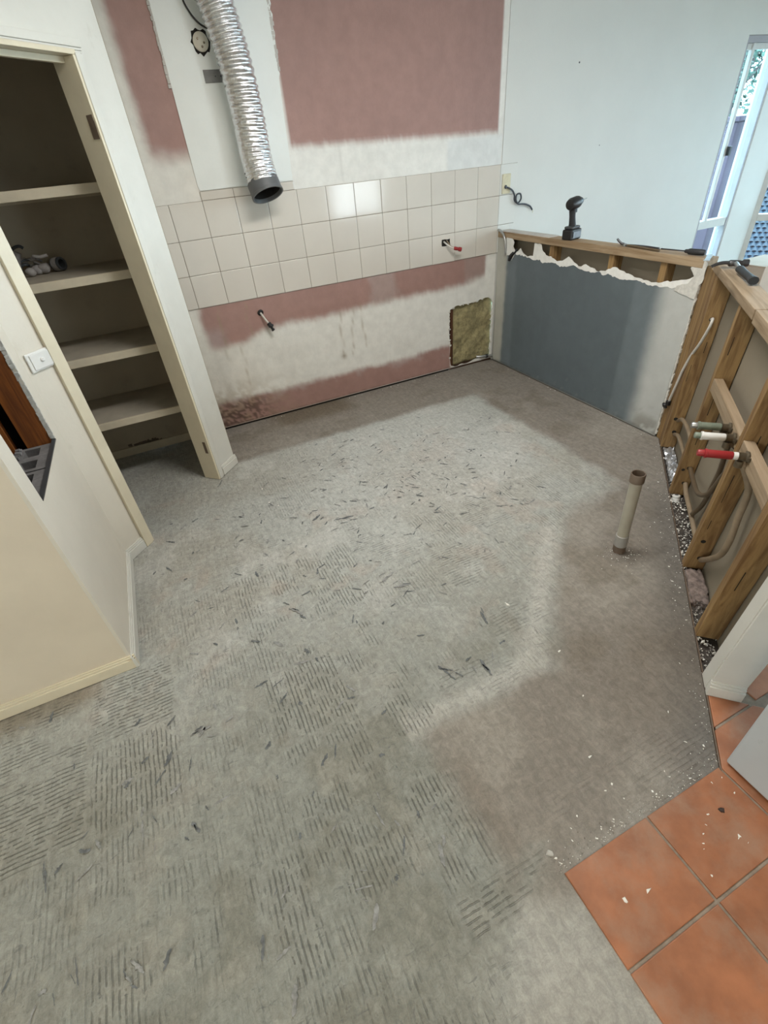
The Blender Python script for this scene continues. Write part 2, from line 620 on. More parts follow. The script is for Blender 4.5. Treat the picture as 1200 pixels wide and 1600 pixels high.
# ------------------------------------------------------------------ concrete floor of the kitchen
DD = lambda x, y: -S2 * (x - 2.40) + S2 * (y + 1.85)        # distance in front of the diagonal wall
st = 0.0125
gx = np.arange(-1.60, 2.445, st)
gy = np.arange(-4.30, 0.021, st)
X, Y = np.meshgrid(gx, gy)
nx, ny = len(gx), len(gy)
x, y = X.ravel(), Y.ravel()
d = DD(x, y)
w = (fbm(x, y, 9, 3) - 0.5)
w2 = (fbm(x, y, 30, 5) - 0.5)
m_back = ss(y + w * 0.07, -0.605, -0.515)
m_right = ss(x + w * 0.07, 1.795, 1.89)
m_diag = ss(-d + w * 0.08, -0.585, -0.47) * ss(-y, 2.02, 2.22) + 0.45 * ss(-d + w * 0.2, -0.40, -0.2) * ss(-y, 1.70, 1.95)
m_pen = ss(x + w * 0.09, 0.055, 0.175) * ss(-y + w * 0.05, 2.805, 2.875) * ss(y + w * 0.16, -3.40, -3.27)
smooth = np.clip(np.maximum.reduce([m_back * (x > -0.12), m_right, np.minimum(m_diag, 1), m_pen]), 0, 1)
light = np.array([0.390, 0.402, 0.378])
rgb = np.repeat(light[None, :], len(x), 0)
rgb = blend(rgb, ss(fbm(x, y, 2.3, 11), 0.42, 0.66) * 0.55, (0.33, 0.315, 0.27))
rgb = blend(rgb, ss(fbm(x, y, 4.2, 21), 0.55, 0.72) * 0.5, (0.50, 0.50, 0.475))
rgb = blend(rgb, ss(fbm(x, y, 6.0, 71), 0.62, 0.75) * 0.4, (0.40, 0.34, 0.29))
rgb = blend(rgb, ss(-y, 1.7, 3.1) * 0.8, (0.235, 0.245, 0.218))  # weaker light towards the camera painted into the floor colour
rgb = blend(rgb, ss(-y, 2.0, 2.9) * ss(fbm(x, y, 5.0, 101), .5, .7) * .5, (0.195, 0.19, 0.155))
rgb = blend(rgb, ss(-y, 1.6, 2.6) * ss(fbm(x, y, 12.0, 111), .55, .72) * .45, (0.335, 0.33, 0.29))
rgb = blend(rgb, ss(y, -2.3, -1.2) * ss(x, -0.2, 0.5) * ss(-x, -1.9, -1.5) * 0.45, (0.50, 0.515, 0.50))
# powdery rim along the edges of the old cupboard footprints
rim = np.exp(-((y + 2.80) / 0.05) ** 2) * (x > 0.05) * ss(-x, -0.75, -0.62) + np.exp(-((d - 0.60) / 0.05) ** 2) * ss(-y, 2.1, 2.2) * ss(y, -2.9, -2.8)
rgb = blend(rgb, np.clip(rim, 0, 1) * 0.55, (0.52, 0.51, 0.475))
foot = np.array([0.222, 0.200, 0.174])
fcol = np.repeat(foot[None, :], len(x), 0)
fcol = blend(fcol, ss(fbm(x, y, 3.1, 31), 0.45, 0.7) * 0.55, (0.31, 0.29, 0.255))
fcol = blend(fcol, ss(fbm(x, y, 5.0, 41), 0.55, 0.75) * 0.5, (0.15, 0.125, 0.095))
fcol = blend(fcol, ss(y, -0.30, -0.15) * ss(-((x - 0.62) / 0.42) ** 2, -1, -0.2) * 0.7, (0.115, 0.085, 0.05))
fcol = blend(fcol, ss(-np.abs(x - 1.85), -0.1, -0.0) * ss(y, -0.6, -0.5) * 0.0, (0.1, 0.1, 0.1))
fcol = blend(fcol, ss(-d, -0.20, -0.02) * ss(-y, 2.0, 2.4) * 0.6, (0.105, 0.10, 0.095))
fcol = blend(fcol, ss(x, 0.4, 0.9) * ss(-y, 2.75, 3.0) * ss(y, -3.34, -3.1) * 0.25, (0.13, 0.10, 0.075))
fcol = blend(fcol, np.exp(-((x - 0.16) / 0.05) ** 2) * ss(-y, 2.9, 3.0) * 0.35, (0.17, 0.14, 0.11))
fcol = blend(fcol, ss(-y, 1.0, 1.9) * ss(x, 1.8, 2.0) * 0.2, (0.33, 0.31, 0.28))
a = smooth[:, None] * 0.95
rgb = rgb * (1 - a) + fcol * a
rgb = blend(rgb, ss(-y + w * .1, 3.33, 3.45) * ss(x, -.25, .05) * .6, (0.44, .445, .415))
# dirt against the beige corner and the walls
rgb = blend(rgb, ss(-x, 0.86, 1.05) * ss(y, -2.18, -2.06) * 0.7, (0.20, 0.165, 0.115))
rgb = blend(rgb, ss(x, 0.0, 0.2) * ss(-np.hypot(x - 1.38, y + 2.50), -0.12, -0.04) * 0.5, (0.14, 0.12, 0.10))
# trowel ridges, patch by patch on the grid of the lifted tiles
ci = np.floor((x - 0.256) / 0.31).astype(int)
cj = np.floor((y + 3.585) / 0.31).astype(int)
rx = np.zeros(len(x))
ry = np.zeros(len(x))
ovr = {(-5, 3): ('x', 1.0), (-4, 3): ('y', 1.0), (-4, 4): ('x', 1.0), (-5, 4): ('x', .9), (-6, 3): ('x', 1.0), (-5, 2): ('y', .5),
       (-4, 1): ('y', .8), (-3, 1): ('y', .9), (-2, 1): ('y', .8), (-3, 3): ('y', .5), (-2, 3): ('y', 1.0), (-2, 2): ('y', .8),
       (-1, 2): ('y', .9), (-1, 1): ('y', 1.0), (-2, 4): ('y', .7), (-1, 4): ('y', .9), (-1, 3): ('y', .8), (-2, 5): ('y', .8),
       (-1, 5): ('y', .8), (0, 5): ('x', .5), (0, 4): ('y', .4), (1, 4): ('x', .6), (-1, 0): ('x', .7), (0, 0): ('x', .5),
       (-3, 0): ('y', .8), (-2, 0): ('y', .6), (-4, 0): ('y', .7), (-3, 4): ('y', .5), (1, 5): ('y', .5), (2, 5): ('x', .6)}
for i in range(-7, 9):
    for j in range(-4, 13):
        k_ = (ci == i) & (cj == j)
        if not k_.any():
            continue
        if (i, j) in ovr:
            ax, am = ovr[(i, j)]
        else:
            ax = 'y' if random.random() < 0.65 else 'x'
            yc = -3.585 + .31 * (j + .5)
            am = random.uniform(.2, .65) if yc < -1.8 else random.choice((0, 0, .25, .4))
        (rx if ax == 'x' else ry)[k_] = am
# soften the patch edges a little and wear parts of the ridges away
wear = ss(fbm(x, y, 9.0, 51), 0.43, 0.57)
edge = np.minimum.reduce([((x - 0.256) / 0.31) % 1, 1 - ((x - 0.256) / 0.31) % 1, ((y + 3.585) / 0.31) % 1, 1 - ((y + 3.585) / 0.31) % 1])
ed = ss(edge, 0.0, 0.07)
strong = np.maximum(rx, ry) >= 0.95
wear = np.where(strong, ss(fbm(x, y, 6.5, 51), 0.26, 0.42), wear)
rx *= wear * ed * (1 - smooth)
ry *= wear * ed * (1 - smooth)
rx = np.maximum(rx, 0.28 * ss(x, 0.15, 0.4) * ss(-y, 3.10, 3.28) * ss(fbm(x, y, 7, 61), 0.42, 0.6) * smooth)
z = (fbm(x, y, 7, 81) - 0.5) * 0.006 * (1 - smooth) + (ss(fbm(x, y, 5, 91), 0.48, 0.54) * 0.0018) * (1 - smooth) - 0.0010 * smooth - 0.003
z = np.minimum(z, 0.0)
V = np.stack([x, y, z], 1)
idx = np.arange(nx * ny).reshape(ny, nx)
q = np.stack([idx[:-1, :-1], idx[:-1, 1:], idx[1:, 1:], idx[1:, :-1]], -1).reshape(-1, 4)
cx, cy = x[q].mean(1), y[q].mean(1)
keep = (DD(cx, cy) > -0.02) & ~((cx > 0.275) & (cy < -3.385)) & (cx < 2.42)
q = q[keep]
me = D.meshes.new('floor')
me.from_pydata(V.tolist(), [], q.tolist())
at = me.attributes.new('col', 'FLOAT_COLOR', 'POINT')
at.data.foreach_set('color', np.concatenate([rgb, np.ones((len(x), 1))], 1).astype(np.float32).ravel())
at = me.attributes.new('ridge', 'FLOAT_VECTOR', 'POINT')
at.data.foreach_set('vector', np.stack([rx, ry, smooth], 1).astype(np.float32).ravel())
for p in me.polygons:
    p.use_smooth = True
bm = bmesh.new()
bm.from_mesh(me)
bmesh.ops.delete(bm, geom=[v for v in bm.verts if not v.link_faces], context='VERTS')
bmesh.ops.bisect_plane(bm, geom=bm.verts[:] + bm.edges[:] + bm.faces[:], plane_co=(2.40 - S2 * .003, -1.85 + S2 * .003, 0), plane_no=(S2, -S2, 0), clear_outer=True)
bm.to_mesh(me)
bm.free()
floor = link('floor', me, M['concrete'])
tag(floor, 'grey scraped concrete kitchen floor with ridges of old tile adhesive', 'floor', kind='structure')

# dark slivers torn out of the adhesive
bm = bmesh.new()
zf = lambda px, py: -0.0012


def sliver(cx, cy, L, wd, ang):
    n = 9
    top, bot = [], []
    for i in range(n):
        t = i / (n - 1)
        ww = wd * (.35 + .65 * math.sin(math.pi * t) ** .5) * random.uniform(0.35, 1.15)
        off = random.uniform(-.16, .16) * wd
        px = (t - .5) * L
        for lst, s in ((top, 1), (bot, -1)):
            qx, qy = px, off + s * ww * .5
            lst.append((cx + qx * math.cos(ang) - qy * math.sin(ang), cy + qx * math.sin(ang) + qy * math.cos(ang)))
    vs = [bm.verts.new((p[0], p[1], 0.0004)) for p in top + bot[::-1]]
    bm.faces.new(vs).material_index = 0 if random.random() < .6 else 1


cnt = 0
while cnt < 360:
    if random.random() < .72:
        px, py = random.gauss(.75, .55), random.gauss(-1.45, .55)
        ang = random.choice((random.gauss(.45, .35), random.gauss(-.75, .35)))
        L, wd = random.uniform(.014, .056), random.uniform(.0045, .0115)
    else:
        px, py = random.uniform(-1.3, .1), random.uniform(-3.3, -1.0)
        ang = random.gauss(1.1, .7)
        L, wd = random.uniform(.015, .06), random.uniform(.005, .016)
    dd_ = DD(px, py)
    if dd_ < .62 or py > -.62 or px > 1.78 or (px > .05 and py < -2.78) or (px < -.72 and py > -2.1) or (px < -.05 and py - px > -.45):
        continue
    sliver(px, py, L, wd, ang)
    cnt += 1
for cx_, cy_, L_m, w_m, a_m in ((-0.601, -2.448, 0.069, 0.0299, -0.06), (-0.819, -2.702, 0.063, 0.0177, -1.59), (-0.455, -3.055, 0.040, 0.0115, 0.71), (-0.996, -2.973, 0.066, 0.0102, -1.43),
                                 (0.324, -1.542, 0.100, 0.0325, -0.19), (0.183, -1.455, 0.067, 0.0344, 0.53), (-0.124, -2.072, 0.083, 0.0309, -0.98), (0.371, -2.173, 0.093, 0.0273, -0.25),
                                 (0.334, -2.084, 0.078, 0.0241, 0.34), (0.586, -2.513, 0.074, 0.0222, -1.73), (0.306, -2.669, 0.090, 0.0229, -1.26), (0.452, -2.721, 0.081, 0.0263, -1.61),
                                 (-1.093, -2.710, 0.066, 0.0150, -1.43), (-0.253, -3.147, 0.050, 0.0125, -0.26), (-0.139, -3.014, 0.051, 0.0148, -1.43), (-0.849, -3.035, 0.051, 0.0217, -0.97), (-0.665, -2.770, 0.044, 0.0231, -1.13)):
    sliver(cx_, cy_, L_m, w_m * .55, a_m)
    for q_ in range(3):
        sliver(cx_ + random.gauss(0, .03), cy_ + random.gauss(0, .03), L_m * .45, w_m * .25, a_m + random.gauss(0, .25))
o = fin('scrape_marks', bm, [M['gouge'], mat('faint_scrape', (.235, .24, .235), .9, .4, 50)], floor)
o['kind'] = 'stuff'

# ------------------------------------------------------------------ terracotta tiling of the adjoining room
base2 = D.meshes.new('floor_2')
base2.from_pydata([(-4, -7, -.03), (7, -7, -.03), (7, .2, -.03), (-4, .2, -.03), (-4, -7, -.1), (7, -7, -.1), (7, .2, -.1), (-4, .2, -.1)], [],
                  [(0, 1, 2, 3), (7, 6, 5, 4), (0, 4, 5, 1), (1, 5, 6, 2), (2, 6, 7, 3), (3, 7, 4, 0)])
floor2 = link('floor_2', base2, M['slab'])
tag(floor2, 'floor of the adjoining room laid with orange terracotta tiles', 'floor', kind='structure')


def clip(poly, f):
    out = []
    for i in range(len(poly)):
        a_, b_ = poly[i], poly[(i + 1) % len(poly)]
        fa, fb = f(*a_), f(*b_)
        if fa >= 0:
            out.append(a_)
        if (fa >= 0) != (fb >= 0):
            t_ = fa / (fa - fb)
            out.append((a_[0] + (b_[0] - a_[0]) * t_, a_[1] + (b_[1] - a_[1]) * t_))
    return out


def prism(bm, poly, z0, z1, bev=0.0):
    a_ = sum(poly[i][0] * poly[(i + 1) % len(poly)][1] - poly[(i + 1) % len(poly)][0] * poly[i][1] for i in range(len(poly)))
    if a_ < 0:
        poly = poly[::-1]
    lo = [bm.verts.new((p[0], p[1], z0)) for p in poly]
    hi = [bm.verts.new((p[0], p[1], z1)) for p in poly]
    n = len(poly)
    bm.faces.new(hi)
    bm.faces.new(lo[::-1])
    for i in range(n):
        bm.faces.new((lo[i], lo[(i + 1) % n], hi[(i + 1) % n], hi[i]))
    if bev:
        es = [e for e in bm.edges if all(v in hi for v in e.verts)]
        bmesh.ops.bevel(bm, geom=es, offset=bev, segments=2, affect='EDGES', profile=.5)


tile_full = None
ntile = 0
GP = 0.31
for i in range(0, 17):
    for j in range(-2, 11):
        x0, y0 = 0.256 + i * GP, -3.590 + j * GP
        g_ = 0.004
        poly = [(x0 + g_, y0 + g_), (x0 + GP - g_, y0 + g_), (x0 + GP - g_, y0 + GP - g_), (x0 + g_, y0 + GP - g_)]
        full = True
        if x0 + GP < 0.88:
            p2 = clip(poly, lambda a, b: -3.368 - b)
        else:
            dmin = max(DD(*p) for p in poly)
            TT = lambda a, b: -S2 * (a - 2.40) - S2 * (b + 1.85)
            if TT(x0 + GP / 2, y0 + GP / 2) < 1.80:
                p2 = clip(poly, lambda a, b: -DD(a, b) - 0.115)
            else:
                p2 = clip(poly, lambda a, b: -DD(a, b) - 0.004)
                p2 = clip(p2, lambda a, b: TT(a, b) - 1.89) if p2 else p2
        if not p2 or len(p2) < 3:
            continue
        ar = abs(sum(p2[k][0] * p2[(k + 1) % len(p2)][1] - p2[(k + 1) % len(p2)][0] * p2[k][1] for k in range(len(p2)))) / 2
        if ar < 0.002 or ntile >= 290:
            continue
        full = ar > 0.99 * (GP - 2 * g_) ** 2
        if y0 + GP > 0.0:
            continue
        if full and tile_full is not None:
            o = D.objects.new('tile', tile_full)
            COL.objects.link(o)
            o.parent = floor2
            o.location = (x0, y0, 0)
        else:
            bm = bmesh.new()
            prism(bm, [(p[0] - x0, p[1] - y0) for p in p2], -0.012, 0.004, 0.0025)
            o = fin('tile', bm, M['terracotta'], floor2, local=True)
            o.location = (x0, y0, 0)
            if full:
                tile_full = o.data
        ntile += 1
bm = bmesh.new()
prism(bm, [(0.262, -7), (7, -7), (7, -3.369), (0.262, -3.369)], -0.028, -0.001)
prism(bm, [(1.06, -3.3685), (5.6, -3.3685), (5.6, -0.02), (4.38, -0.02)], -0.028, -0.001)
prism(bm, [(.893, -3.3695), (1.0595, -3.3695), (1.19, -3.24), (1.07, -3.192)], -0.028, -0.0012)
fin('grout', bm, M['grout_dark'], floor2)

# ------------------------------------------------------------------ back wall
PINK = np.array([0.320, 0.192, 0.168])
WHT = np.array([0.72, 0.715, 0.68])
CRM = np.array([0.60, 0.56, 0.485])


def back_colour(x, z):
    w = fbm(x, z, 5, 1) - .5
    w3 = fbm(x, z, 16, 2) - .5
    rgb = np.repeat(WHT[None, :], len(x), 0)
    rgb = blend(rgb, ss(-x, -0.6, 0.2) * .5, CRM)
    # upper pink fields
    up = ss(z + w3 * .012 + (fbm(x * 7, z, 14, 46) - .5) * .02 + (x - .8) * .018, 1.668, 1.718) * ss(x, .80, .82) * ss(-x, -2.372, -2.362)
    upl = ss(z + w3 * .03 + w * .05, 1.645, 1.755) * ss(x + w3 * .03, -.045, .01) * ss(-x, -.215, -.205)
    # band under the tiles
    lo = .615 + .055 * ss(x, .2, .5) + .02 * ss(x, 1.0, 1.4) + .05 * ss(x, 2.05, 2.3)
    mid = ss(z + w * .05 + w3 * .018 + (fbm(x * 6, z, 14, 44) - .5) * .02 - lo, -.035, .035) * ss(-z, -.90, -.886) * ss(x + w3 * .03, -.035, .02) * ss(-x + w3 * .02, -2.315, -2.285)
    # band along the floor
    bot = ss(-z + w * .06 + w3 * .02 + (fbm(x * 6, z, 14, 45) - .5) * .015, -.24, -.19) * ss(x, -.09, -.05) * ss(-x, -1.985, -1.955)
    pk = np.clip(up + upl + mid + bot, 0, 1)
    pcol = np.repeat(PINK[None, :], len(x), 0)
    pcol = blend(pcol, ss(fbm(x, z, 2.2, 7), .45, .7) * .35, PINK * 1.18)
    a = pk[:, None]
    rgb = rgb * (1 - a) + pcol * a
    # pale plaster smears inside the pink
    rgb = blend(rgb, mid * ss(-np.abs(x - 1.36) + w3 * .1, -.15, -.07) * .45, (0.42, .36, .34))
    rgb = blend(rgb, mid * ss(x, 2.08, 2.12) * ss(-x, -2.32, -2.30) * .45, (0.33, .27, .25))
    rgb = blend(rgb, mid * ss(-x + w3 * .1, -.18, -.05) * ss(-z, -.78, -.68) * .5, (0.40, .34, .33))
    rgb = blend(rgb, bot * ss(z + w3 * .08, .12, .20) * ss(fbm(x, z, 9, 15), .45, .62) * .6, (0.45, .38, .36))
    # dripping stains
    for sx, z0, z1, sl in ((1.06, .70, .34, .10), (.98, .69, .36, .02), (1.18, .72, .38, -.06), (.10, .86, .50, .05), (.30, .86, .62, .03), (.20, .60, .30, .04)):
        ln = np.exp(-((x - sx - sl * (z - z1) - .006 * np.sin(z * 30 + sx)) / .006) ** 2) * ss(z, z1 - .02, z1 + .02) * ss(-z, -z0 - .02, -z0 + .02)
        rgb = blend(rgb, ln * .45, (0.30, .24, .16))
    rgb = blend(rgb, np.exp(-((x - .98) / .02) ** 2 - ((z - .345) / .02) ** 2) * .8, (0.24, .19, .13))
    # grime and mould by the pantry
    rgb = blend(rgb, ss(-x, -.75, .05) * ss(-z, -.45, -.15) * ss(fbm(x, z, 22, 19), .40, .60) * .55, (0.33, .26, .17))
    mo = ss(-x + w * .3, -.50, -.12) * ss(-z + w * .15, -.25, -.14)
    rgb = blend(rgb, mo * ss(fbm(x, z, 60, 23, 5), .44, .56) * .9, (0.060, .034, .024))
    rgb = blend(rgb, mo * .25, (0.20, .12, .09))
    rgb = blend(rgb, ss(-z, -.035, -.012) * ss(fbm(x, z, 25, 29), .3, .6) * .7, (0.10, .06, .045))
    # bluish patch and pencil line above the tiles
    rgb = blend(rgb, ss(x, 1.93, 1.95) * ss(-z, -1.66, -1.64) * ss(z, 1.46, 1.48) * .55, (0.60, .63, .64))
    rgb = blend(rgb, np.exp(-((x - 1.135) / .004) ** 2) * ss(z, 1.47, 1.5) * ss(-z, -1.70, -1.66) * .3, (0.35, .33, .30))
    rgb = blend(rgb, ss(fbm(x, z, 3.2, 33), .5, .75) * .14 * (1 - pk), (0.42, .40, .35))
    return rgb


wall_back = thing('wall_back', 'long back wall of pink and white plaster stripped behind the old cupboards', 'wall', (0, 0, 0), kind='structure')
FB = lambda a, dp, b: Vector((a, -dp, b))       # depth positive into the room
hole = [(1.958, .502), (1.971, .517), (2.018, .534), (2.092, .538), (2.167, .533), (2.236, .542), (2.285, .546), (2.350, .552), (2.380, .529),
        (2.392, .495), (2.388, .407), (2.395, .314), (2.386, .242), (2.394, .163), (2.390, .077), (2.392, .045), (2.299, .040), (2.149, .022),
        (2.024, .020), (1.978, .033), (1.961, .134), (1.967, .218), (1.956, .313), (1.961, .401)]
hole = ragged(hole, .006, .022)
sheet('plasterboard', [(-.10, .014), (2.412, .014), (2.412, 2.75), (-.10, 2.75)], FB, .010, M['paintboard'], wall_back, holes=[hole], step=.0155, colour=back_colour)
# plaster crumbs round the cut-out
bm = bmesh.new()
for p in hole[::2]:
    if random.random() < .8 and p[1] > .06:
        s = random.uniform(.004, .010)
        box(bm, (p[0] - s, p[0] + s), (-.006, .004), (p[1] - s * .7, p[1] + s * .7), jit=.003)
o = fin('broken_edge', bm, M['plaster_edge'], wall_back)
# timber framing and soleplate seen in the hole and the gap at the floor
mkbox('timber_stud', (1.955, 2.000), (.0105, .085), (.0, .62), wood('dark_stud', '5b3a20', '33190c', 'z'), wall_back)
mkbox('bottom_plate', (2.0005, 2.42), (.0105, .085), (-.02, .028), wood('dark_plate', '4b3220', '2a170c', 'x'), wall_back)
mkbox('backing', (-.1, 2.42), (.0855, .095), (-.02, 2.75), M['dark'], wall_back)
mkbox('sole_plate', (-.1, 1.9545), (.0105, .085), (-.02, .05), M['dark'], wall_back)
# plain wall running on into the next room, and the pantry's own back
sheet('plaster_wall', [(2.413, 0), (4.79, 0), (4.79, 2.75), (2.413, 2.75)], lambda a, dp, b: Vector((a, -.003 - dp, b)), .02, M['white_wall'], wall_back)
mkbox('lintel', (4.79, 5.24), (-.003, .09), (2.13, 2.75), M['white_wall'], wall_back)
mkbox('window_pier', (5.225, 5.60), (-.003, .12), (0, 2.75), M['white_wall'], wall_back, bev=.006)
mkbox('pantry_back', (-1.40, -.101), (.0, .012), (0, 2.75), M['pantry'], wall_back)

# glazed tiles
tw, th = .2, .1964
ZB = .8845
bm = bmesh.new()
for a_, b_, c_, d_ in ((-.10, ZB, 2.4, ZB + 3 * th), (.2, ZB + 3 * th, .79, ZB + 3 * th + .046), (2.4, ZB, 2.553, ZB + 3 * th)):
    box(bm, (a_, c_), (-.0052, -.0002), (b_, d_))
fin('tile_grout', bm, M['grout'], wall_back)
tile_mesh = {}


def wall_tile(x0, z0, wd, ht, painted=False):
    key = (round(wd, 4), round(ht, 4), painted)
    if key not in tile_mesh:
        bm = bmesh.new()
        box(bm, (0.0011, wd - .0011), (-.0088, -.003), (.0011, ht - .0011), bev=.0030)
        o = fin('tile', bm, M['white_wall'] if painted else M['tile'], wall_back, local=True)
        tile_mesh[key] = o.data
    else:
        o = D.objects.new('tile', tile_mesh[key])
        COL.objects.link(o)
        o.parent = wall_back
    o.location = (x0, 0, z0)
    o.rotation_euler = (random.gauss(0, .0022), 0, random.gauss(0, .0022))
    return o


for r in range(3):
    wall_tile(-.10, ZB + r * th, .10, th)
    for k in range(12):
        if r == 0 and k == 9:
            continue
        wall_tile(k * tw, ZB + r * th, tw, th)
    wall_tile(2.4, ZB + r * th, .153, th, True)
# the tile with a cable hole
sheet('tile', [(1.8012, ZB + .0012), (1.9988, ZB + .0012), (1.9988, ZB + th - .0012), (1.8012, ZB + th - .0012)],
      lambda a, dp, b: Vector((a, -.0088 - dp, b)), .006, M['tile'], wall_back, holes=[ragged([(1.884, 1.000), (1.960, 1.000), (1.958, 1.044), (1.884, 1.046)], .002, .02)])
mkbox('cable_recess', (1.882, 1.962), (-.0056, -.0053), (.998, 1.048), M['dark'], wall_back)
for a_, b_ in ((.2, .4), (.4, .6), (.6, .79)):
    wall_tile(a_, ZB + 3 * th, b_ - a_, .046)

# white board behind the duct with torn edges
pts = [(.205, 1.524), (.786, 1.524)]
pts += [(.788 + random.uniform(-.001, .001) + .0007 * k + (.012 * random.random() if k > 24 else 0), 1.53 + k * .02) for k in range(1, 61)]
pts += [(.198 - (.010 * random.random() if k > 28 else 0), 1.53 + k * .02) for k in range(60, 0, -1)]
sheet('white_board', pts, lambda a, dp, b: Vector((a, -.0055 - dp, b)), .0052, M['white_panel'], wall_back)
bm = bmesh.new()
for k in range(40):
    zz = 1.99 + k * .0185
    box(bm, (.186 + random.uniform(-.004, .003), .1985), (-.007, -.0004), (zz, zz + .0175), jit=.0012)
for k in range(30):
    zz = 2.04 + k * .0185
    box(bm, (.806 + random.uniform(-.002, .002), .822 + random.uniform(-.006, .004)), (-.006, -.0004), (zz, zz + .0175), jit=.0012)
fin('filler_bead', bm, M['skin_dust'], wall_back)
bm = bmesh.new()
lathe(bm, [(.006, 0), (.005, .002)], (3.04, -.003, 2.015), (0, -1, 0), 8)
lathe(bm, [(.004, 0), (.003, .002)], (3.35, -.003, 1.52), (0, -1, 0), 8)
fin('nail_hole', bm, M['charcoal'], wall_back)

# ------------------------------------------------------------------ pantry walls
wall_pantry = thing('wall_pantry', 'cream diagonal wall holding the open pantry doorway', 'wall', (-.248, -.715, 0), kind='structure')
FP = lambda a, dp, b: PW(a, dp, b)
mkbox('wall_nib', (.021, .2095), (-.10, 0), (0, 2.75), M['nib'], wall_pantry, F=PW)
mkbox('wall_return', (-.6, -.1), (-.2, -.1), (0, 1), M['nib'], wall_pantry) if False else None
mkbox('wall_segment', (-.809, -.644), (-.10, 0), (0, 2.75), M['cream'], wall_pantry, F=PW)
mkbox('wall_head', (-.644, .021), (-.10, 0), (2.055, 2.75), M['nib'], wall_pantry, F=PW)
bm = bmesh.new()
prism(bm, [(-.1, -.57), (-.1, .0), (-.17, .0), (-.17, -.50)], 0, 2.75)
fin('side_wall', bm, M['pantry'], wall_pantry)

door = thing('door_1', 'pantry door opening with cream jambs and moulded architrave, door removed', 'doorway', (-.248, -.715, 0), kind='structure')
mkbox('jamb', (.001, .020), (-.105, .012), (0, 2.035), M['trim'], door, F=PW, bev=.0015)
mkbox('jamb', (-.643, -.624), (-.105, .012), (0, 2.035), M['trim'], door, F=PW, bev=.0015)
mkbox('head_jamb', (-.643, .020), (-.105, .012), (2.0355, 2.054), M['trim'], door, F=PW, bev=.0015)
mkbox('door_stop', (-.6235, .0005), (-.06, -.04), (2.014, 2.035), M['trim'], door, F=PW, bev=.002)


def archi(name, t0, t1, z0, z1, vertical, inner):
    """moulded architrave: three steps"""
    bm = bmesh.new()
    steps = ((0.0, .62, .017), (.62, .82, .012), (.82, 1.0, .008)) if inner < 1 else ((0.0, 1.0, .017),)
    for a_, b_, h_ in steps:
        if vertical:
            L_ = t1 - t0
            if inner > 0:
                ta, tb = t1 - b_ * L_, t1 - a_ * L_
            else:
                ta, tb = t0 + a_ * L_, t0 + b_ * L_
            box(bm, (ta, tb), (.0002, h_), (z0, z1), PW, bev=.0018)
        else:
            L_ = z1 - z0
            box(bm, (t0, t1), (.0002, h_), (z1 - b_ * L_, z1 - a_ * L_), PW, bev=.0018)
    return fin(name, bm, M['nib'] if inner < 0 or not vertical else M['trim'], door)


archi('architrave', .012, .056, 0, 2.041, True, -1)
archi('architrave', -.682, -.636, 0, 2.041, True, 1)
archi('head_architrave', -.682, .056, 2.0415, 2.086, False, 0)
bm = bmesh.new()
box(bm, (-.0012, .0008), (-.03, .004), (1.768, 1.85), PW, jit=.0012)
box(bm, (-.004, .0), (-.012, .006), (1.79, 1.83), PW, jit=.002)
o = fin('hinge_scar', bm, M['pvc_dark'], door)
mkbox('hinge_leaf', (-.0015, .0005), (-.026, -.006), (.195, .275), M['pvc_dark'], door, F=PW, bev=.0005)


def skirt(name, t0, t1, F, mat_, parent, h=.068, th=.014, d0=0.0002):
    bm = bmesh.new()
    box(bm, (t0, t1), (d0, d0 + th), (0, h * .72), F, bev=.002)
    box(bm, (t0, t1), (d0, d0 + th * .72), (h * .72, h * .88), F, bev=.0015)
    box(bm, (t0, t1), (d0, d0 + th * .45), (h * .88, h), F, bev=.0015)
    return fin(name, bm, mat_, parent)


bb = thing('baseboard_pantry', 'cream moulded skirting on the nib beside the pantry doorway', 'skirting', (-.12, -.6, 0), kind='structure')
skirt('skirting', .057, .216, PW, M['nib'], bb)
bb = thing('baseboard_left', 'cream skirting round the switch wall and the wall with the square hole', 'skirting', (-.81, -1.3, 0), kind='structure')
skirt('skirting', -.800, -.683, PW, M['nib'], bb)
YW = lambda a, dp, b: Vector((-.81 + dp, a, b))
skirt('skirting', -2.0355, -1.290, YW, M['nib'], bb)
bb = thing('baseboard_front', 'yellowish skirting along the foot of the beige wall', 'skirting', (-1.3, -2.02, 0), kind='structure')
XW = lambda a, dp, b: Vector((a, -2.02 - dp, b))
skirt('skirting', -3.5, -.7955, XW, M['trim'], bb)
bb = thing('baseboard_back', 'stained skirting low on the back wall inside the pantry', 'skirting', (-.7, 0, 0), kind='structure')
mkbox('skirting', (-1.39, -.175), (-.013, -.0005), (0, .060), M['shelf_edge'], bb, bev=.003)
bm = bmesh.new()
for k in range(26):
    xx = random.gauss(-.62, .055)
    s = random.uniform(.006, .016)
    box(bm, (xx - s, xx + s), (-.0015, -.0003), (.061, .062 + random.uniform(.004, .022)), jit=.003)
fin('damp_stain', bm, M['pvc_dark'], bb)

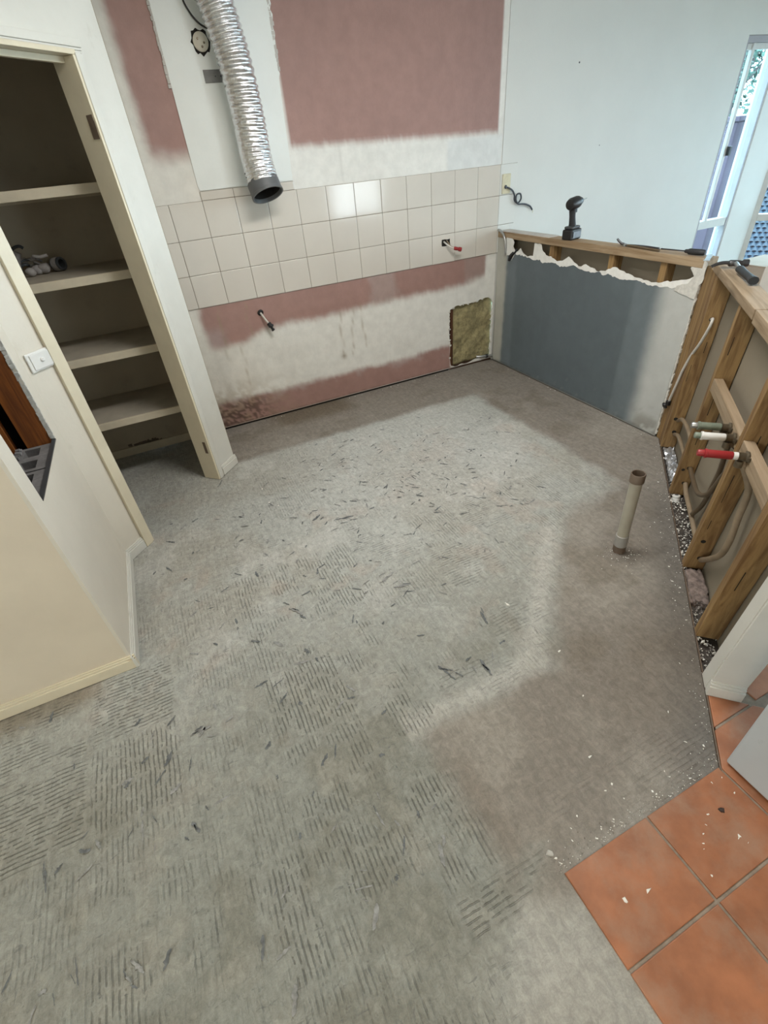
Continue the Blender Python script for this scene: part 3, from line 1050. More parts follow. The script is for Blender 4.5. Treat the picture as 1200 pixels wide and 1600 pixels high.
# wall with the square hole
wall_left = thing('wall_left', 'cream wall with a sawn square hole showing studs and cored bricks', 'wall', (-.81, -1.65, 0), kind='structure')
hz0, hz1 = .785, 1.46
hl = [(-1.915, hz0), (-1.402, hz0)] + [(-1.402 + random.uniform(-.003, .003), hz0 + k * .02) for k in range(1, 33)] + \
     [(-1.402, hz1), (-1.925, hz1)]
sheet('plasterboard', [(-2.02, 0), (-1.290, 0), (-1.290, 2.75), (-2.02, 2.75)], YW, .012, M['cream'], wall_left, holes=[hl])
bm = bmesh.new()
for k in range(40):
    zz = hz0 + .01 + k * .0165
    box(bm, (-.826, -.8095), (-1.4035 - random.uniform(0, .004), -1.396), (zz, zz + .016), jit=.0015)
fin('sawn_edge', bm, M['plaster_edge'], wall_left)
mkbox('edge_trim', (-.8235, -.8085), (-1.9145, -1.4035), (.7853, .7905), M['charcoal'], wall_left)
mkbox('timber_stud', (-.918, -.8265), (-1.404, -1.368), (.70, 2.6), M['stud_orange'], wall_left)
mkbox('timber_stud', (-1.035, -.962), (-1.404, -1.368), (.70, 2.6), M['stud_orange'], wall_left)
bm = bmesh.new()
box(bm, (-1.25, -1.24), (-1.99, -1.30), (.5, 2.6))
box(bm, (-1.24, -.83), (-1.33, -1.32), (.5, 2.6))
box(bm, (-1.24, -.83), (-1.99, -1.98), (.5, 2.6))
fin('cavity_lining', bm, M['dark'], wall_left)


def brick(y0, x0, x1, solid=False):
    bm = bmesh.new()
    ln = .225
    z0, z1 = .700, .779
    if solid:
        box(bm, (x0, x1), (y0, y0 + ln), (z0, z1 + .004), bev=.004)
        return fin('brick', bm, M['brick_core'], wall_left, smooth=True)
    cores = []
    for k in range(2):
        c = y0 + ln * (k + .5) / 2
        cores.append([(x0 + .018, c - .036), (x1 - .040, c - .036), (x1 - .040, c + .036), (x0 + .018, c + .036)])
    bm.free()
    return sheet('brick', [(x0, y0), (x1, y0), (x1, y0 + ln), (x0, y0 + ln)], lambda a, dp, b: Vector((a, b, z1 + dp)), z1 - z0, M['brick_core'], wall_left, holes=cores)


for y0 in (-1.636, -1.872):
    brick(y0, -.943, -.8265)
    brick(y0 - .03, -1.07, -.953, True)
brick(-1.632 + .232, -1.07, -.953, True) if False else None
bm = bmesh.new()
for k in range(60):
    a_ = random.uniform(-.955, -.94)
    b_ = random.uniform(-1.88, -1.42)
    s = random.uniform(.004, .012)
    box(bm, (a_ - s, a_ + s), (b_ - s, b_ + s), (.765, .780 + random.uniform(0, .012)), jit=.003)
fin('mortar_crumbs', bm, M['brick_core'], wall_left)
mkbox('brick_bed', (-1.23, -.8265), (-1.975, -1.335), (.66, .6995), M['dark'], wall_left)

wall_front = thing('wall_front', 'plain beige wall nearest the camera at the frame edge', 'wall', (-2, -2.02, 0), kind='structure')
M['beige'] = mat('warm_shaded_cream', (0.66, 0.59, 0.475), 0.5, 0.05, 3.0, 0.0008, 90, stain=('8f8060', 6.0, 0.66, 0.82, 0.2))  # cream paint with warm shade put into its colour
mkbox('plasterboard', (-3.6, -.8222), (-2.02, -2.005), (0, 2.75), M['beige'], wall_front)
mkbox('pantry_side', (-1.42, -1.40), (-1.99, .0), (0, 2.75), M['pantry'], wall_front)
mkbox('pantry_front', (-1.40, -.83), (-1.318, -1.306), (0, 2.75), M['pantry'], wall_front)

# pantry shelves
for zt, lab in ((1.62, 'topmost pantry shelf, empty, above the shelf with the dusty tangle'), (1.235, 'pantry shelf carrying the dusty tangle of straps'),
                (.840, 'empty pantry shelf just below the one with the tangle'), (.452, 'lowest pantry shelf, near the floor')):
    t = thing('pantry_shelf', lab, 'shelf', (-.7, -.24, zt), group='pantry shelves')
    mkbox('board', (-1.398, -.172), (-.462, -.0005), (zt - .036, zt), M['shelf'], t)
    mkbox('front_edge', (-1.398, -.172), (-.48, -.4625), (zt - .042, zt + .001), M['shelf_edge'], t, bev=.002)
    mkbox('cleat', (-1.39, -.19), (-.022, -.0008), (zt - .062, zt - .0365), M['shelf_edge'], t)

# ------------------------------------------------------------------ grey half wall
wall_right = thing('wall_right', 'grey lined half wall with torn top edge and bare timber plate', 'wall', (2.41, -.9, 0), kind='structure')
GREY = np.array([0.100, 0.125, 0.138])


def grey_colour(y, z):
    w = fbm(y, z, 6, 3) - .5
    w3 = fbm(y, z, 20, 4) - .5
    rgb = np.repeat(GREY[None, :], len(y), 0)
    rgb = blend(rgb, ss(fbm(y, z, 2.5, 8), .4, .7) * .3, GREY * 1.22)
    lt = np.array([0.165, .200, .218])
    rgb = blend(rgb, ss(-y + w3 * .02, 1.39, 1.42) * .55, lt)
    rgb = blend(rgb, ss(y + w3 * .03, -.29, -.25) * .55, lt)
    rgb = blend(rgb, ss(-y + w * .04, 1.53, 1.66), (0.46, .475, .46))
    rgb = blend(rgb, ss(y + w3 * .02, -.16, -.12), (0.42, .42, .375))
    rgb = blend(rgb, ss(-z + w * .1, -.22, -.05) * ss(-y, 1.5, 1.7) * ss(fbm(y, z, 14, 6), .42, .62) * .7, (0.19, .18, .15))
    rgb = blend(rgb, ss(-z, -.03, -.0) * ss(fbm(y, z, 30, 9), .35, .6) * .7, (0.035, .035, .03))
    sp = ss(fbm(y, z, 60, 12), .74, .8) * ss(-z, -.25, -.05)
    rgb = blend(rgb, sp * .12, (0.4, .4, .38))
    return rgb


FG = lambda a, dp, b: Vector((2.41 - dp, a, b))
torn_lo = [(-.2, .851), (-.236, .899), (-.352, .898), (-.455, .884), (-.529, .892), (-.564, .874), (-.683, .891), (-.745, .874), (-.838, .886), (-.872, .899),
           (-.939, .881), (-1.018, .876), (-1.07, .874), (-1.107, .891), (-1.145, .870), (-1.181, .884), (-1.293, .866), (-1.391, .881), (-1.51, .869), (-1.667, .879), (-1.74, .911), (-1.777, .944)]
torn_hi = [(-.2, .856), (-.225, .891), (-.251, .914), (-.294, .942), (-.326, .919), (-.369, .9), (-.446, .908), (-.449, .954), (-.452, .996), (-.526, .995), (-.539, .956), (-.596, .925),
           (-.637, .926), (-.701, .899), (-.757, .912), (-.812, .942), (-.867, .919), (-.931, .894), (-.974, .917), (-1.021, .903), (-1.099, .89), (-1.155, .901), (-1.222, .933),
           (-1.313, .907), (-1.417, .892), (-1.523, .886), (-1.624, .908), (-1.702, .926), (-1.76, .948), (-1.783, .971), (-1.765, 1.0)]


def rag_line(pl, amp, step):
    out = []
    for i in range(len(pl) - 1):
        a_, b_ = Vector(pl[i]), Vector(pl[i + 1])
        k = max(1, int((b_ - a_).length / step))
        for q_ in range(k):
            p = a_.lerp(b_, q_ / k)
            out.append((p.x, p.y + random.uniform(-amp, amp)))
    out.append(tuple(pl[-1]))
    return out


lo = rag_line(torn_lo, .004, .014)
hi = rag_line(torn_hi, .004, .016)
top_left = [(-.14, .882), (-.14, .998)]
board = [(-1.802, .004), (-.012, .004), (-.012, 1.0), (-.14, 1.0), (-.14, .885), (-.19, .852)] + lo + [(-1.79, .985), (-1.802, .985)]
sheet('plasterboard', board, FG, .010, M['greyboard'], wall_right, step=.02, colour=grey_colour)
sheet('torn_paper', lo + hi[::-1], lambda a, dp, b: Vector((2.4085 - dp + (.004 if b > .90 else 0), a, b)), .004, M['torn'], wall_right)
flap = [(-.125, 1.038), (-.182, 1.036), (-.197, 1.011), (-.223, .978), (-.211, .95), (-.238, .926), (-.212, .897), (-.18, .884), (-.14, .88), (-.13, .93)]
sheet('torn_paper', ragged(flap, .002, .015), lambda a, dp, b: Vector((2.404 - dp, a, b)), .005, M['torn'], wall_right)
flap2 = [(-1.745, .985), (-1.77, 1.035), (-1.812, 1.03), (-1.815, .93), (-1.79, .905), (-1.70, .905), (-1.66, .885), (-1.77, .865), (-1.812, .86), (-1.83, .95), (-1.828, 1.04), (-1.75, 1.045)]
flap2 = [(-1.75, 1.03), (-1.735, .99), (-1.765, .955), (-1.742, .915), (-1.68, .895), (-1.67, .868), (-1.78, .845), (-1.806, .845), (-1.808, .92), (-1.822, .93), (-1.82, 1.025), (-1.79, 1.04)]
sheet('torn_paper', ragged(flap2, .002, .018), lambda a, dp, b: Vector((2.405 - dp, a, b)), .004, M['plaster_edge'], wall_right)
for yy in (-.632, -1.178, -1.556):
    mkbox('timber_stud', (2.4205, 2.492), (yy - .021, yy + .021), (.0, .9975), M['stud'], wall_right)
mkbox('top_plate', (2.404, 2.512), (-1.80, -.012), (.998, 1.040), M['stud_x'], wall_right, bev=.002, jit=.0012)
mkbox('bottom_plate', (2.4205, 2.492), (-1.80, -.012), (-.025, -.0005), M['dark'], wall_right)
mkbox('back_lining', (2.493, 2.503), (-1.80, -.004), (0, .9975), M['paper_brown'], wall_right)
mkbox('outer_lining', (2.5035, 2.512), (-1.80, -.004), (0, .9975), M['white_wall'], wall_right)
mkbox('packing_strip', (2.409, 2.50), (-.60, -.03), (1.0405, 1.0455), M['skin_dust'], wall_right, jit=.001)
bm = bmesh.new()
for k in range(46):
    zz = .02 + k * .0212
    box(bm, (2.4085, 2.4195), (-1.806 - random.uniform(0, .006), -1.8015), (zz, zz + .021), jit=.0018)
fin('broken_edge', bm, M['plaster_edge'], wall_right)

# ------------------------------------------------------------------ diagonal stud wall
wall_diag = thing('wall_diagonal', 'open diagonal stud wall with bare pine studs and pipework', 'wall', (1.74, -2.51, 0), kind='structure')
ST = [(0.0, .043), (.0475, .0905), (.578, .620), (1.172, 1.214), (1.578, 1.620)]
for a_, b_ in ST:
    mkbox('timber_stud', (a_, b_), (-.0765, 0.0), (.0, 1.0085), M['stud'], wall_diag, F=SW, bev=.0018, jit=.0012)
SH = lambda t, d_, z_: SW(t - LEAN * z_, d_, z_)
mkbox('top_plate', (.085, .925), (-.084, .006), (1.010, 1.050), M['stud_d'], wall_diag, F=SH, bev=.002, jit=.0015)
mkbox('top_plate', (.931, 1.96), (-.086, .003), (1.000, 1.048), M['stud_d'], wall_diag, F=SH, bev=.002, jit=.0015)
mkbox('noggin', (.622, 1.170), (-.036, -.001), (.632, .690), M['stud_d'], wall_diag, F=SW, bev=.0018, jit=.0012)
mkbox('noggin', (1.216, 1.576), (-.036, -.001), (.640, .698), M['stud_d'], wall_diag, F=SW, bev=.0018, jit=.0012)
mkbox('back_lining', (-.10, 1.858), (-.090, -.0795), (-.03, 1.0), M['paper_brown'], wall_diag, F=SW)
mkbox('outer_lining', (-.10, 1.858), (-.099, -.0905), (-.03, 1.0), M['white_wall'], wall_diag, F=SW)
mkbox('end_board', (1.859, 1.868), (-.104, .001), (.0, 1.0), M['nib'], wall_diag, F=SW, bev=.001)
mkbox('corner_strip', (1.80, 1.8585), (-.006, .003), (.0, 1.0), M['nib'], wall_diag, F=SW, bev=.001)
mkbox('end_stud', (1.80, 1.858), (-.078, -.0065), (.0, .999), M['stud'], wall_diag, F=SW)
skirt('skirting', -.104, .003, lambda a, dp, b: SW(1.8685 + dp - LEAN * b, a, b), M['nib'], wall_diag, h=.068, th=.021)
mkbox('slab_rebate', (-.05, 1.86), (-.0785, -.004), (-.030, -.018), mat('dirty_slab', (.060, .052, .045), .95, .4, 25, .003, 60), wall_diag, F=SH, jit=.002)
FI = lambda a, b, c: SW(-.004, b, c) if a else SH(-.046, .014 if b > -.05 else b, c)
mkbox('timber_stud', (0, 1), (-.0765, -.003), (.0, 1.0085), M['stud'], wall_diag, F=FI)
mkbox('edge_strip', (-.01, 2.16), (-.0025, .0015), (-.0295, .0012), M['pvc_dark'], wall_diag, F=SH)
bm = bmesh.new()
for t_, zz_, L_c in ((.62, .50, .16), (.62, .33, .10), (1.2145, .60, .12), (1.2145, .40, .14), (.0908, .45, .10), (.0908, .62, .06), (.6203, .80, .08), (1.6203, .3, .1), (1.2145, .25, .05)):
    dd2 = random.uniform(-.055, -.015)
    box(bm, (t_ + .0012, t_ + .0016), (dd2 - .0012, dd2 + .0012), (zz_, zz_ + L_c), SW, jit=.0006)
o = fin('crack', bm, M['dark'], wall_diag)
o['kind'] = 'stuff'
# bolt holes and knots in the stud sides
bm = bmesh.new()
for t_, d_, z_, r_ in ((.0908, -.035, .80, .011), (.0908, -.030, .205, .011), (.0908, -.045, .115, .012), (.6203, -.045, .185, .012), (.6203, -.048, .085, .012), (1.2143, -.030, .175, .010),
                       (1.2143, -.05, .072, .014), (.6203, -.02, .17, .008)):
    ax = SW(1, 0, 0) - SW(0, 0, 0)
    lathe(bm, [(r_, 0), (r_ * .9, .0007)], SW(t_, d_, z_), ax, 12)
fin('drill_hole', bm, M['dark'], wall_diag)

# window_1 in the back wall, window_2 in the diagonal facet
win1 = thing('window_1', 'narrow sliding window at the end of the white wall', 'window', (5.0, .03, 0), kind='structure')


def frame_part(name, a, b, c, mat_, parent, F=WF, bev=.002):
    return mkbox(name, a, b, c, mat_, parent, F, bev)


frame_part('frame_head', (4.792, 5.222), (.0, .085), (2.085, 2.128), M['alu_grey'], win1)
frame_part('frame_side', (4.792, 4.812), (.0, .085), (.02, 2.0845), M['alu_grey'], win1)
frame_part('frame_side', (5.203, 5.2235), (.0, .085), (.02, 2.0845), M['alu_grey'], win1)
frame_part('transom', (4.8125, 5.2025), (.005, .075), (.745, .815), M['alu'], win1)
frame_part('sill', (4.8125, 5.2025), (.0, .085), (.02, .07), M['alu'], win1)
frame_part('sash_stile', (4.8985, 4.930), (.012, .045), (.8155, 2.0845), M['alu'], win1)
frame_part('sash_stile', (4.9305, 4.945), (.030, .06), (.8155, 2.0845), M['alu'], win1)
frame_part('sash_head', (4.813, 5.2025), (.025, .05), (2.045, 2.0845), M['alu'], win1)
frame_part('latch', (4.925, 4.95), (-.02, .0115), (1.33, 1.40), M['charcoal'], win1)
mkbox('pane', (4.8125, 4.898), (.052, .056), (.8155, 2.0445), M['glass'], win1)
mkbox('pane', (4.9455, 5.2025), (.052, .056), (.8155, 2.0445), M['glass'], win1)
mkbox('pane', (4.8125, 5.2025), (.052, .056), (.0705, .7445), M['glass'], win1)

W2 = lambda t, d_, z_: Vector((5.60 + S2 * t + S2 * d_, -.0 - S2 * t + S2 * d_, z_))     # facet, d outwards
win2 = thing('window_2', 'tall window in the angled bay facet looking onto a tiled roof', 'window', (5.9, -.3, 0), kind='structure')
for nm, a, c in (('frame_side', (0.0, .05), (0.02, 2.13)), ('frame_side', (1.29, 1.34), (0.02, 2.13)), ('frame_head', (.0505, 1.2895), (2.08, 2.13)),
                 ('sill', (.0505, 1.2895), (.02, .07)), ('transom', (.0505, 1.2895), (.73, .79))):
    frame_part(nm, a, (0, .08), c, M['alu'], win2, W2)
mkbox('pane', (.0505, 1.2895), (.04, .044), (.0705, .7295), M['glass'], win2, W2)
mkbox('pane', (.0505, 1.2895), (.04, .044), (.7905, 2.0795), M['glass'], win2, W2)
mkbox('facet_head', (0, 1.34), (0, .08), (2.131, 2.75), M['white_wall'], win2, W2)

# rest of the shell (behind the camera and in the next room)
ceil = mkbox('ceiling', (-3.7, 7.0), (-6.7, .2), (2.751, 2.80), M['ceiling'])
tag(ceil, 'plain white ceiling above the kitchen', 'ceiling', kind='structure')


def wall_with_opening(name, lab, F, L, op):
    t = thing(name, lab, 'wall', tuple(F(L[0], 0, 0)), kind='structure')
    o0, o1, z0, z1 = op
    sheet('plasterboard', [(L[0], 0), (L[1], 0), (L[1], 2.75), (L[0], 2.75)], F, .1, M['white_wall'], t, holes=[[(o0, z0), (o1, z0), (o1, z1), (o0, z1)]] if op[1] > op[0] else [])
    return t


FE = lambda a, dp, b: Vector((6.55 - dp, a, b))
wall_with_opening('wall_east', 'white wall of the adjoining room with a wide window', FE, (-6.6, -.95), (-4.6, -2.0, .4, 2.3))
FR = lambda a, dp, b: Vector((a, -6.5 + dp, b))
wall_with_opening('wall_rear', 'white wall behind the camera with a window', FR, (-3.6, 6.6), (3.35, 4.45, .55, 2.25))
FL = lambda a, dp, b: Vector((-3.6 + dp, a, b))
wall_with_opening('wall_west', 'white wall left of the camera', FL, (-6.6, -2.0), (-5.1, -3.9, 1.0, 2.0))  # opening added for the fill light from the left
for nm, F_, a, c, lab in (('window_3', FE, (-4.6, -2.0), (.4, 2.3), 'wide window in the adjoining room'), ('window_4', FR, (3.35, 4.45), (.55, 2.25), 'window behind the camera')):
    t = thing(nm, lab, 'window', tuple(F_(a[0], 0, c[0])), kind='structure')
    G = lambda x_, y_, z_, F_=F_: F_(x_, y_, z_)
    for n_, aa, cc in (('frame_side', (a[0], a[0] + .04), c), ('frame_side', (a[1] - .04, a[1]), c), ('frame_head', (a[0] + .041, a[1] - .041), (c[1] - .04, c[1])),
                       ('sill', (a[0] + .041, a[1] - .041), (c[0], c[0] + .04)), ('mullion', ((a[0] + a[1]) / 2 - .02, (a[0] + a[1]) / 2 + .02), (c[0] + .041, c[1] - .041))):
        mkbox(n_, aa, (-.07, -.02), cc, M['alu'], t, G)
    if nm == 'window_4':
        for k in range(7):
            xx = a[0] + .06 + k * .145 + random.uniform(-.015, .015)
            mkbox('reflection_slat', (xx, xx + random.uniform(.03, .07)), (-.0195, -.0175), (c[0] + .05, c[1] - .05), M['white_plastic'], t, G)  # unseen slats added to streak the window reflection in the tiles

for nm_, cx_, cy_, hx_, hy_, lab_ in (('fill_light_housing', .9, -2.0, .64, .17, 'white housing added for the fill light above the stripped kitchen'), ('fill_light_housing', -1.6, -4.9, .27, .27, 'square housing added for the warm fill light behind the beige wall')):  # unseen housings added above the two fill lights
    t = thing(nm_, lab_, 'light', (cx_, cy_, 2.75))
    zb_ = 2.705 if hx_ > .3 else 2.605
    mkbox('body', (cx_ - hx_, cx_ + hx_), (cy_ - hy_, cy_ + hy_), (zb_ + .012, 2.7505), M['white_plastic'], t, bev=.003)
# ------------------------------------------------------------------ things on the back wall
duct = thing('duct', 'silver flexible foil exhaust duct hanging on the back wall', 'duct', (.54, -.12, 1.45))
cl = catmull([(.40, -.10, 2.62), (.44, -.115, 2.45), (.495, -.125, 2.31), (.522, -.13, 2.18), (.540, -.135, 2.05), (.552, -.135, 1.85), (.551, -.140, 1.66), (.562, -.165, 1.515)], 44)
ph = 0
L_ = [0]
for i in range(1, len(cl)):
    L_.append(L_[-1] + (cl[i] - cl[i - 1]).length)
tot = L_[-1]
rs = random.Random(3)


def duct_r(f, a_):
    s = f * tot
    fz = max(0.0, min(1.0, (f - .55) / .25))
    pitch = .033 * (1 - fz) + .019 * fz
    phase = s / .033 if f < .62 else .62 * tot / .033 + (s - .62 * tot) / .021
    amp = .0062 * (1 - .45 * fz)
    w_ = abs(((phase + a_ / (2 * math.pi) * 1.0) % 1) * 2 - 1)
    cr = mnoise.noise(Vector((math.cos(a_) * 3.1, math.sin(a_) * 3.1, s * 60))) * (.0016 + .003 * fz)
    return .0925 - amp * (1 - w_) ** 1.5 * 1.6 + cr


bm = bmesh.new()
sweep(bm, cl, duct_r, 44, caps=False)
fin('foil_sleeve', bm, M['foil'], duct, smooth='all')
tdir = (cl[-1] - cl[-3]).normalized()
mklathe('collar', [(.088, -.03), (.0955, -.028), (.0955, .036), (.0985, .038), (.0985, .050), (.0905, .050), (.0885, .046), (.0865, -.03)], cl[-1], M['grey_plastic'], duct, axis=tuple(tdir + Vector((.05, -.30, 0))), seg=36, cap0=False, cap1=False)
mklathe('inner_liner', [(.085, .03), (.083, -.10), (.001, -.11)], cl[-1], M['dark'], duct, axis=tuple(tdir + Vector((.05, -.30, 0))), seg=24, cap0=False, cap1=False)

t = thing('outlet_base', 'round cream outlet base set in a rough hole beside the foil duct', 'outlet', (.406, -.006, 2.168))
bm = bmesh.new()
pl = [(.406 + (.050 + random.uniform(-.008, .010)) * math.cos(k * math.pi / 12), 2.168 + (.052 + random.uniform(-.008, .012)) * math.sin(k * math.pi / 12)) for k in range(24)]
bm.free()
sheet('dark_hole', pl, lambda a, dp, b: Vector((a, -.0062 - dp, b)), .0006, M['dark'], t)
dc_ = mklathe('disc', [(.040, 0), (.040, .008), (.036, .011), (.001, .011)], (.406, -.0065, 2.168), M['pvc_cream'], t, axis=(0, -1, 0), seg=28, cap1=False)
for dx, dz in ((-.014, .012), (.016, -.004), (.002, -.02)):
    mklathe('screw', [(.0055, 0), (.004, .003)], (.406 + dx, -.0176, 2.168 + dz), M['brass'], dc_, axis=(0, -1, 0), seg=10)
t = thing('wall_bracket', 'small grey metal plate fixed to the white board below the round outlet base', 'bracket', (.42, -.006, 2.03))
pl0 = mkbox('plate', (.383, .500), (-.009, -.0060), (2.003, 2.058), mat('zinc_plate', (.17, .17, .165), .5, .15, 30), t, bev=.001)
for xx in (.445, .475):
    mklathe('screw', [(.004, 0), (.003, .0025)], (xx, -.0092, 2.03), M['charcoal'], pl0, axis=(0, -1, 0), seg=10)
t = thing('black_cable', 'thin black cable looping behind the top of the foil duct', 'cable', (.39, -.02, 2.3))
tube('sheath', [(.36, -.012, 2.60), (.355, -.012, 2.42), (.362, -.012, 2.33), (.385, -.014, 2.275), (.42, -.018, 2.235), (.47, -.02, 2.21)], .0045, M['black'], t)

t = thing('capped_pipe', 'short white pipe stub with a black cap poking from the pink band', 'pipe', (.405, 0, .775))
tube('pipe', [(.398, -.0005, .787), (.403, -.020, .772), (.420, -.034, .735), (.432, -.040, .715)], .0075, M['white_cable'], t, n=5)
mklathe('flange', [(.020, 0), (.022, .004), (.012, .010)], (.398, -.0005, .787), M['black'], t, axis=(.1, -1, -.2), seg=14)
mklathe('cap', [(.010, 0), (.016, .004), (.017, .03), (.010, .034), (.009, .05), (.013, .052), (.012, .062)], (.430, -.039, .718), M['black'], t, axis=(.45, -.2, -1), seg=12)
bm = bmesh.new()
box(bm, (.425, .462), (-.052, -.038), (.690, .705), bev=.003)
fin('tap_lever', bm, M['black'], t, smooth=True)

t = thing('capped_wire', 'white wires ending in a red connector hanging from a tile hole', 'cable', (1.92, -.01, 1.02))
tube('wire', [(1.905, -.004, 1.030), (1.915, -.03, 1.015), (1.935, -.055, .995), (1.955, -.072, .985)], .006, M['white_cable'], t, n=5)
tube('wire', [(1.93, -.004, 1.035), (1.935, -.022, 1.02), (1.938, -.05, 1.000), (1.955, -.070, .988)], .004, M['pipe_brown'], t, n=5)
mklathe('red_connector', [(.006, 0), (.0125, .006), (.0125, .030), (.009, .036), (.015, .040), (.015, .062), (.008, .066)], (1.953, -.070, .987), M['red'], t, axis=(.9, -.25, -.25), seg=12)

t = thing('cord_plate', 'yellowed blank plate with a curling dark cord on the right end of the tiles', 'cable outlet', (2.46, -.012, 1.35))
mkbox('plate', (2.418, 2.492), (-.0165, -.0091), (1.285, 1.412), M['yellowed'], t, bev=.003)
tube('cord', [(2.447, -.0167, 1.330), (2.475, -.030, 1.318), (2.505, -.030, 1.300), (2.528, -.028, 1.268), (2.532, -.026, 1.238), (2.566, -.024, 1.213), (2.594, -.026, 1.238), (2.582, -.030, 1.272),
              (2.545, -.034, 1.270), (2.540, -.036, 1.235), (2.566, -.034, 1.208), (2.610, -.026, 1.203), (2.648, -.022, 1.197), (2.697, -.018, 1.178), (2.722, -.016, 1.152)], .0062, M['cord'], t)
mklathe('gland', [(.012, 0), (.013, .004), (.007, .010)], (2.447, -.0166, 1.330), M['cord'], t, axis=(.2, -1, 0), seg=14)
tube('bare_strand', [(2.720, -.016, 1.155), (2.730, -.016, 1.142), (2.724, -.018, 1.132)], .0022, M['yellowed'], t, n=4)

t = thing('insulation_batt', 'yellow-green glasswool batt filling the square cut-out in the corner', 'insulation', (2.19, .04, .0285))
NB = 22
bm = bmesh.new()
fr_, bk_ = [], []
for j in range(NB + 1):
    ra, rb = [], []
    for i in range(NB + 1):
        xx, zz = 2.004 + .40 * i / NB, .0305 + .56 * j / NB
        yy = .022 + .016 * mnoise.noise(Vector((xx * 9, zz * 9, 0))) + .006 * mnoise.noise(Vector((xx * 40, zz * 40, 3)))
        ra.append(bm.verts.new((xx, yy, zz)))
        rb.append(bm.verts.new((xx, .082, zz)))
    fr_.append(ra)
    bk_.append(rb)
for A, fl_ in ((fr_, 0), (bk_, 1)):
    for j in range(NB):
        for i in range(NB):
            f_ = (A[j][i], A[j][i + 1], A[j + 1][i + 1], A[j + 1][i])
            bm.faces.new(f_ if not fl_ else f_[::-1])
for i in range(NB):
    bm.faces.new((fr_[0][i], bk_[0][i], bk_[0][i + 1], fr_[0][i + 1]))
    bm.faces.new((fr_[NB][i], fr_[NB][i + 1], bk_[NB][i + 1], bk_[NB][i]))
    bm.faces.new((fr_[i][0], fr_[i + 1][0], bk_[i + 1][0], bk_[i][0]))
    bm.faces.new((fr_[i][NB], bk_[i][NB], bk_[i + 1][NB], fr_[i + 1][NB]))
fin('batt', bm, M['batt'], t, smooth='all')

t = thing('pipe_stub', 'short grey pipe stub lying at the floor in the corner beside the batt', 'pipe', (2.33, -.03, .04))
tube('pipe', [(2.255, .012, .052), (2.30, -.012, .050), (2.36, -.020, .046), (2.403, -.024, .042)], .011, M['steel'], t, n=5)
mklathe('nut', [(.014, 0), (.017, .003), (.017, .02), (.014, .023)], (2.335, -.017, .048), M['steel_dark'], t, axis=(1, -.1, -.05), seg=8)

t = thing('cable_offcut', 'black cable end hanging out of the torn corner of the grey half wall', 'cable', (2.40, -.19, .9))
tube('sheath', [(2.43, -.235, .93), (2.418, -.225, .915), (2.3965, -.205, .89), (2.392, -.195, .868), (2.391, -.192, .850)], .011, M['black'], t, n=5)
t = thing('grey_strap', 'grey plastic strip curling down at the wall end of the half wall', 'strip', (2.40, -.1, 1.0))
tube('strip', [(2.402, -.02, 1.050), (2.394, -.06, 1.045), (2.391, -.105, 1.020), (2.393, -.128, .975), (2.395, -.132, .93), (2.395, -.13, .885)], .009, M['steel'], t, n=6)

# ------------------------------------------------------------------ light switch
t = thing('light_switch', 'white light switch with one round button on the cream wall', 'switch', tuple(PW(-.724, .0, 1.06)))
mkbox('surround', (-.782, -.667), (.0004, .010), (1.023, 1.098), M['white_plastic'], t, F=PW, bev=.004)
fp_ = mkbox('face_plate', (-.768, -.681), (.0102, .0135), (1.030, 1.091), M['white_plastic'], t, F=PW, bev=.0015)
mklathe('button', [(.0085, 0), (.0085, .005), (.006, .007)], PW(-.722, .0137, 1.062), M['white_plastic'], fp_, axis=tuple(PW(0, 1, 0) - PW(0, 0, 0)), seg=16)

# ------------------------------------------------------------------ dusty things on the pantry shelf
t = thing('strap_tangle', 'dusty grey tangle of straps and fittings on the pantry shelf', 'tangle', (-.82, -.12, 1.236))
zS = 1.2365
for k in range(12):
    a_ = random.uniform(0, 6.28)
    c0 = Vector((-.83 + random.uniform(-.05, .07), -.14 + random.uniform(-.05, .05), zS + .03 + random.uniform(0, .05)))
    pts = [c0]
    for q_ in range(4):
        a_ += random.uniform(-1, 1)
        pts.append(pts[-1] + Vector((math.cos(a_) * .035, math.sin(a_) * .025, random.uniform(-.02, .018))))
    for p in pts:
        p.z = max(p.z, zS + .009)
    tube('strap', pts, random.uniform(.004, .008), M['grey_rag'] if k % 3 else M['charcoal'], t, seg=7, n=4)
for k, (xx, yy, zz, r_) in enumerate(((-.78, -.15, zS + .024, .024), (-.745, -.15, zS + .027, .026), (-.81, -.19, zS + .022, .022))):
    bm = bmesh.new()
    bmesh.ops.create_icosphere(bm, subdivisions=2, radius=r_)
    for v in bm.verts:
        v.co = Vector((v.co.x * 1.25, v.co.y, v.co.z)) * (1 + .25 * mnoise.noise(v.co * 60))
        v.co += Vector((xx, yy, zz))
        v.co.z = max(v.co.z, zS)
    fin('fitting', bm, M['grey_rag'], t, smooth='all')
tube('hook', [(-.90, -.12, 1.30), (-.885, -.12, 1.345), (-.85, -.12, 1.372), (-.82, -.12, 1.378), (-.805, -.12, 1.366)], .008, M['charcoal'], t, n=5)
tube('hook_stem', [(-.875, -.12, 1.24), (-.87, -.12, 1.28), (-.858, -.12, 1.32), (-.84, -.12, 1.35)], .017, M['grey_rag'], t, n=5)
t = thing('tape_roll', 'small dark tape roll lying right of the tangle on the pantry shelf', 'roll', (-.67, -.13, 1.236))
mklathe('roll', [(.022, -.026), (.034, -.026), (.034, .026), (.022, .026), (.022, -.026)], (-.675, -.13, zS + .0345), M['charcoal'], t, axis=(.75, -.6, .1), seg=22, cap0=False, cap1=False)
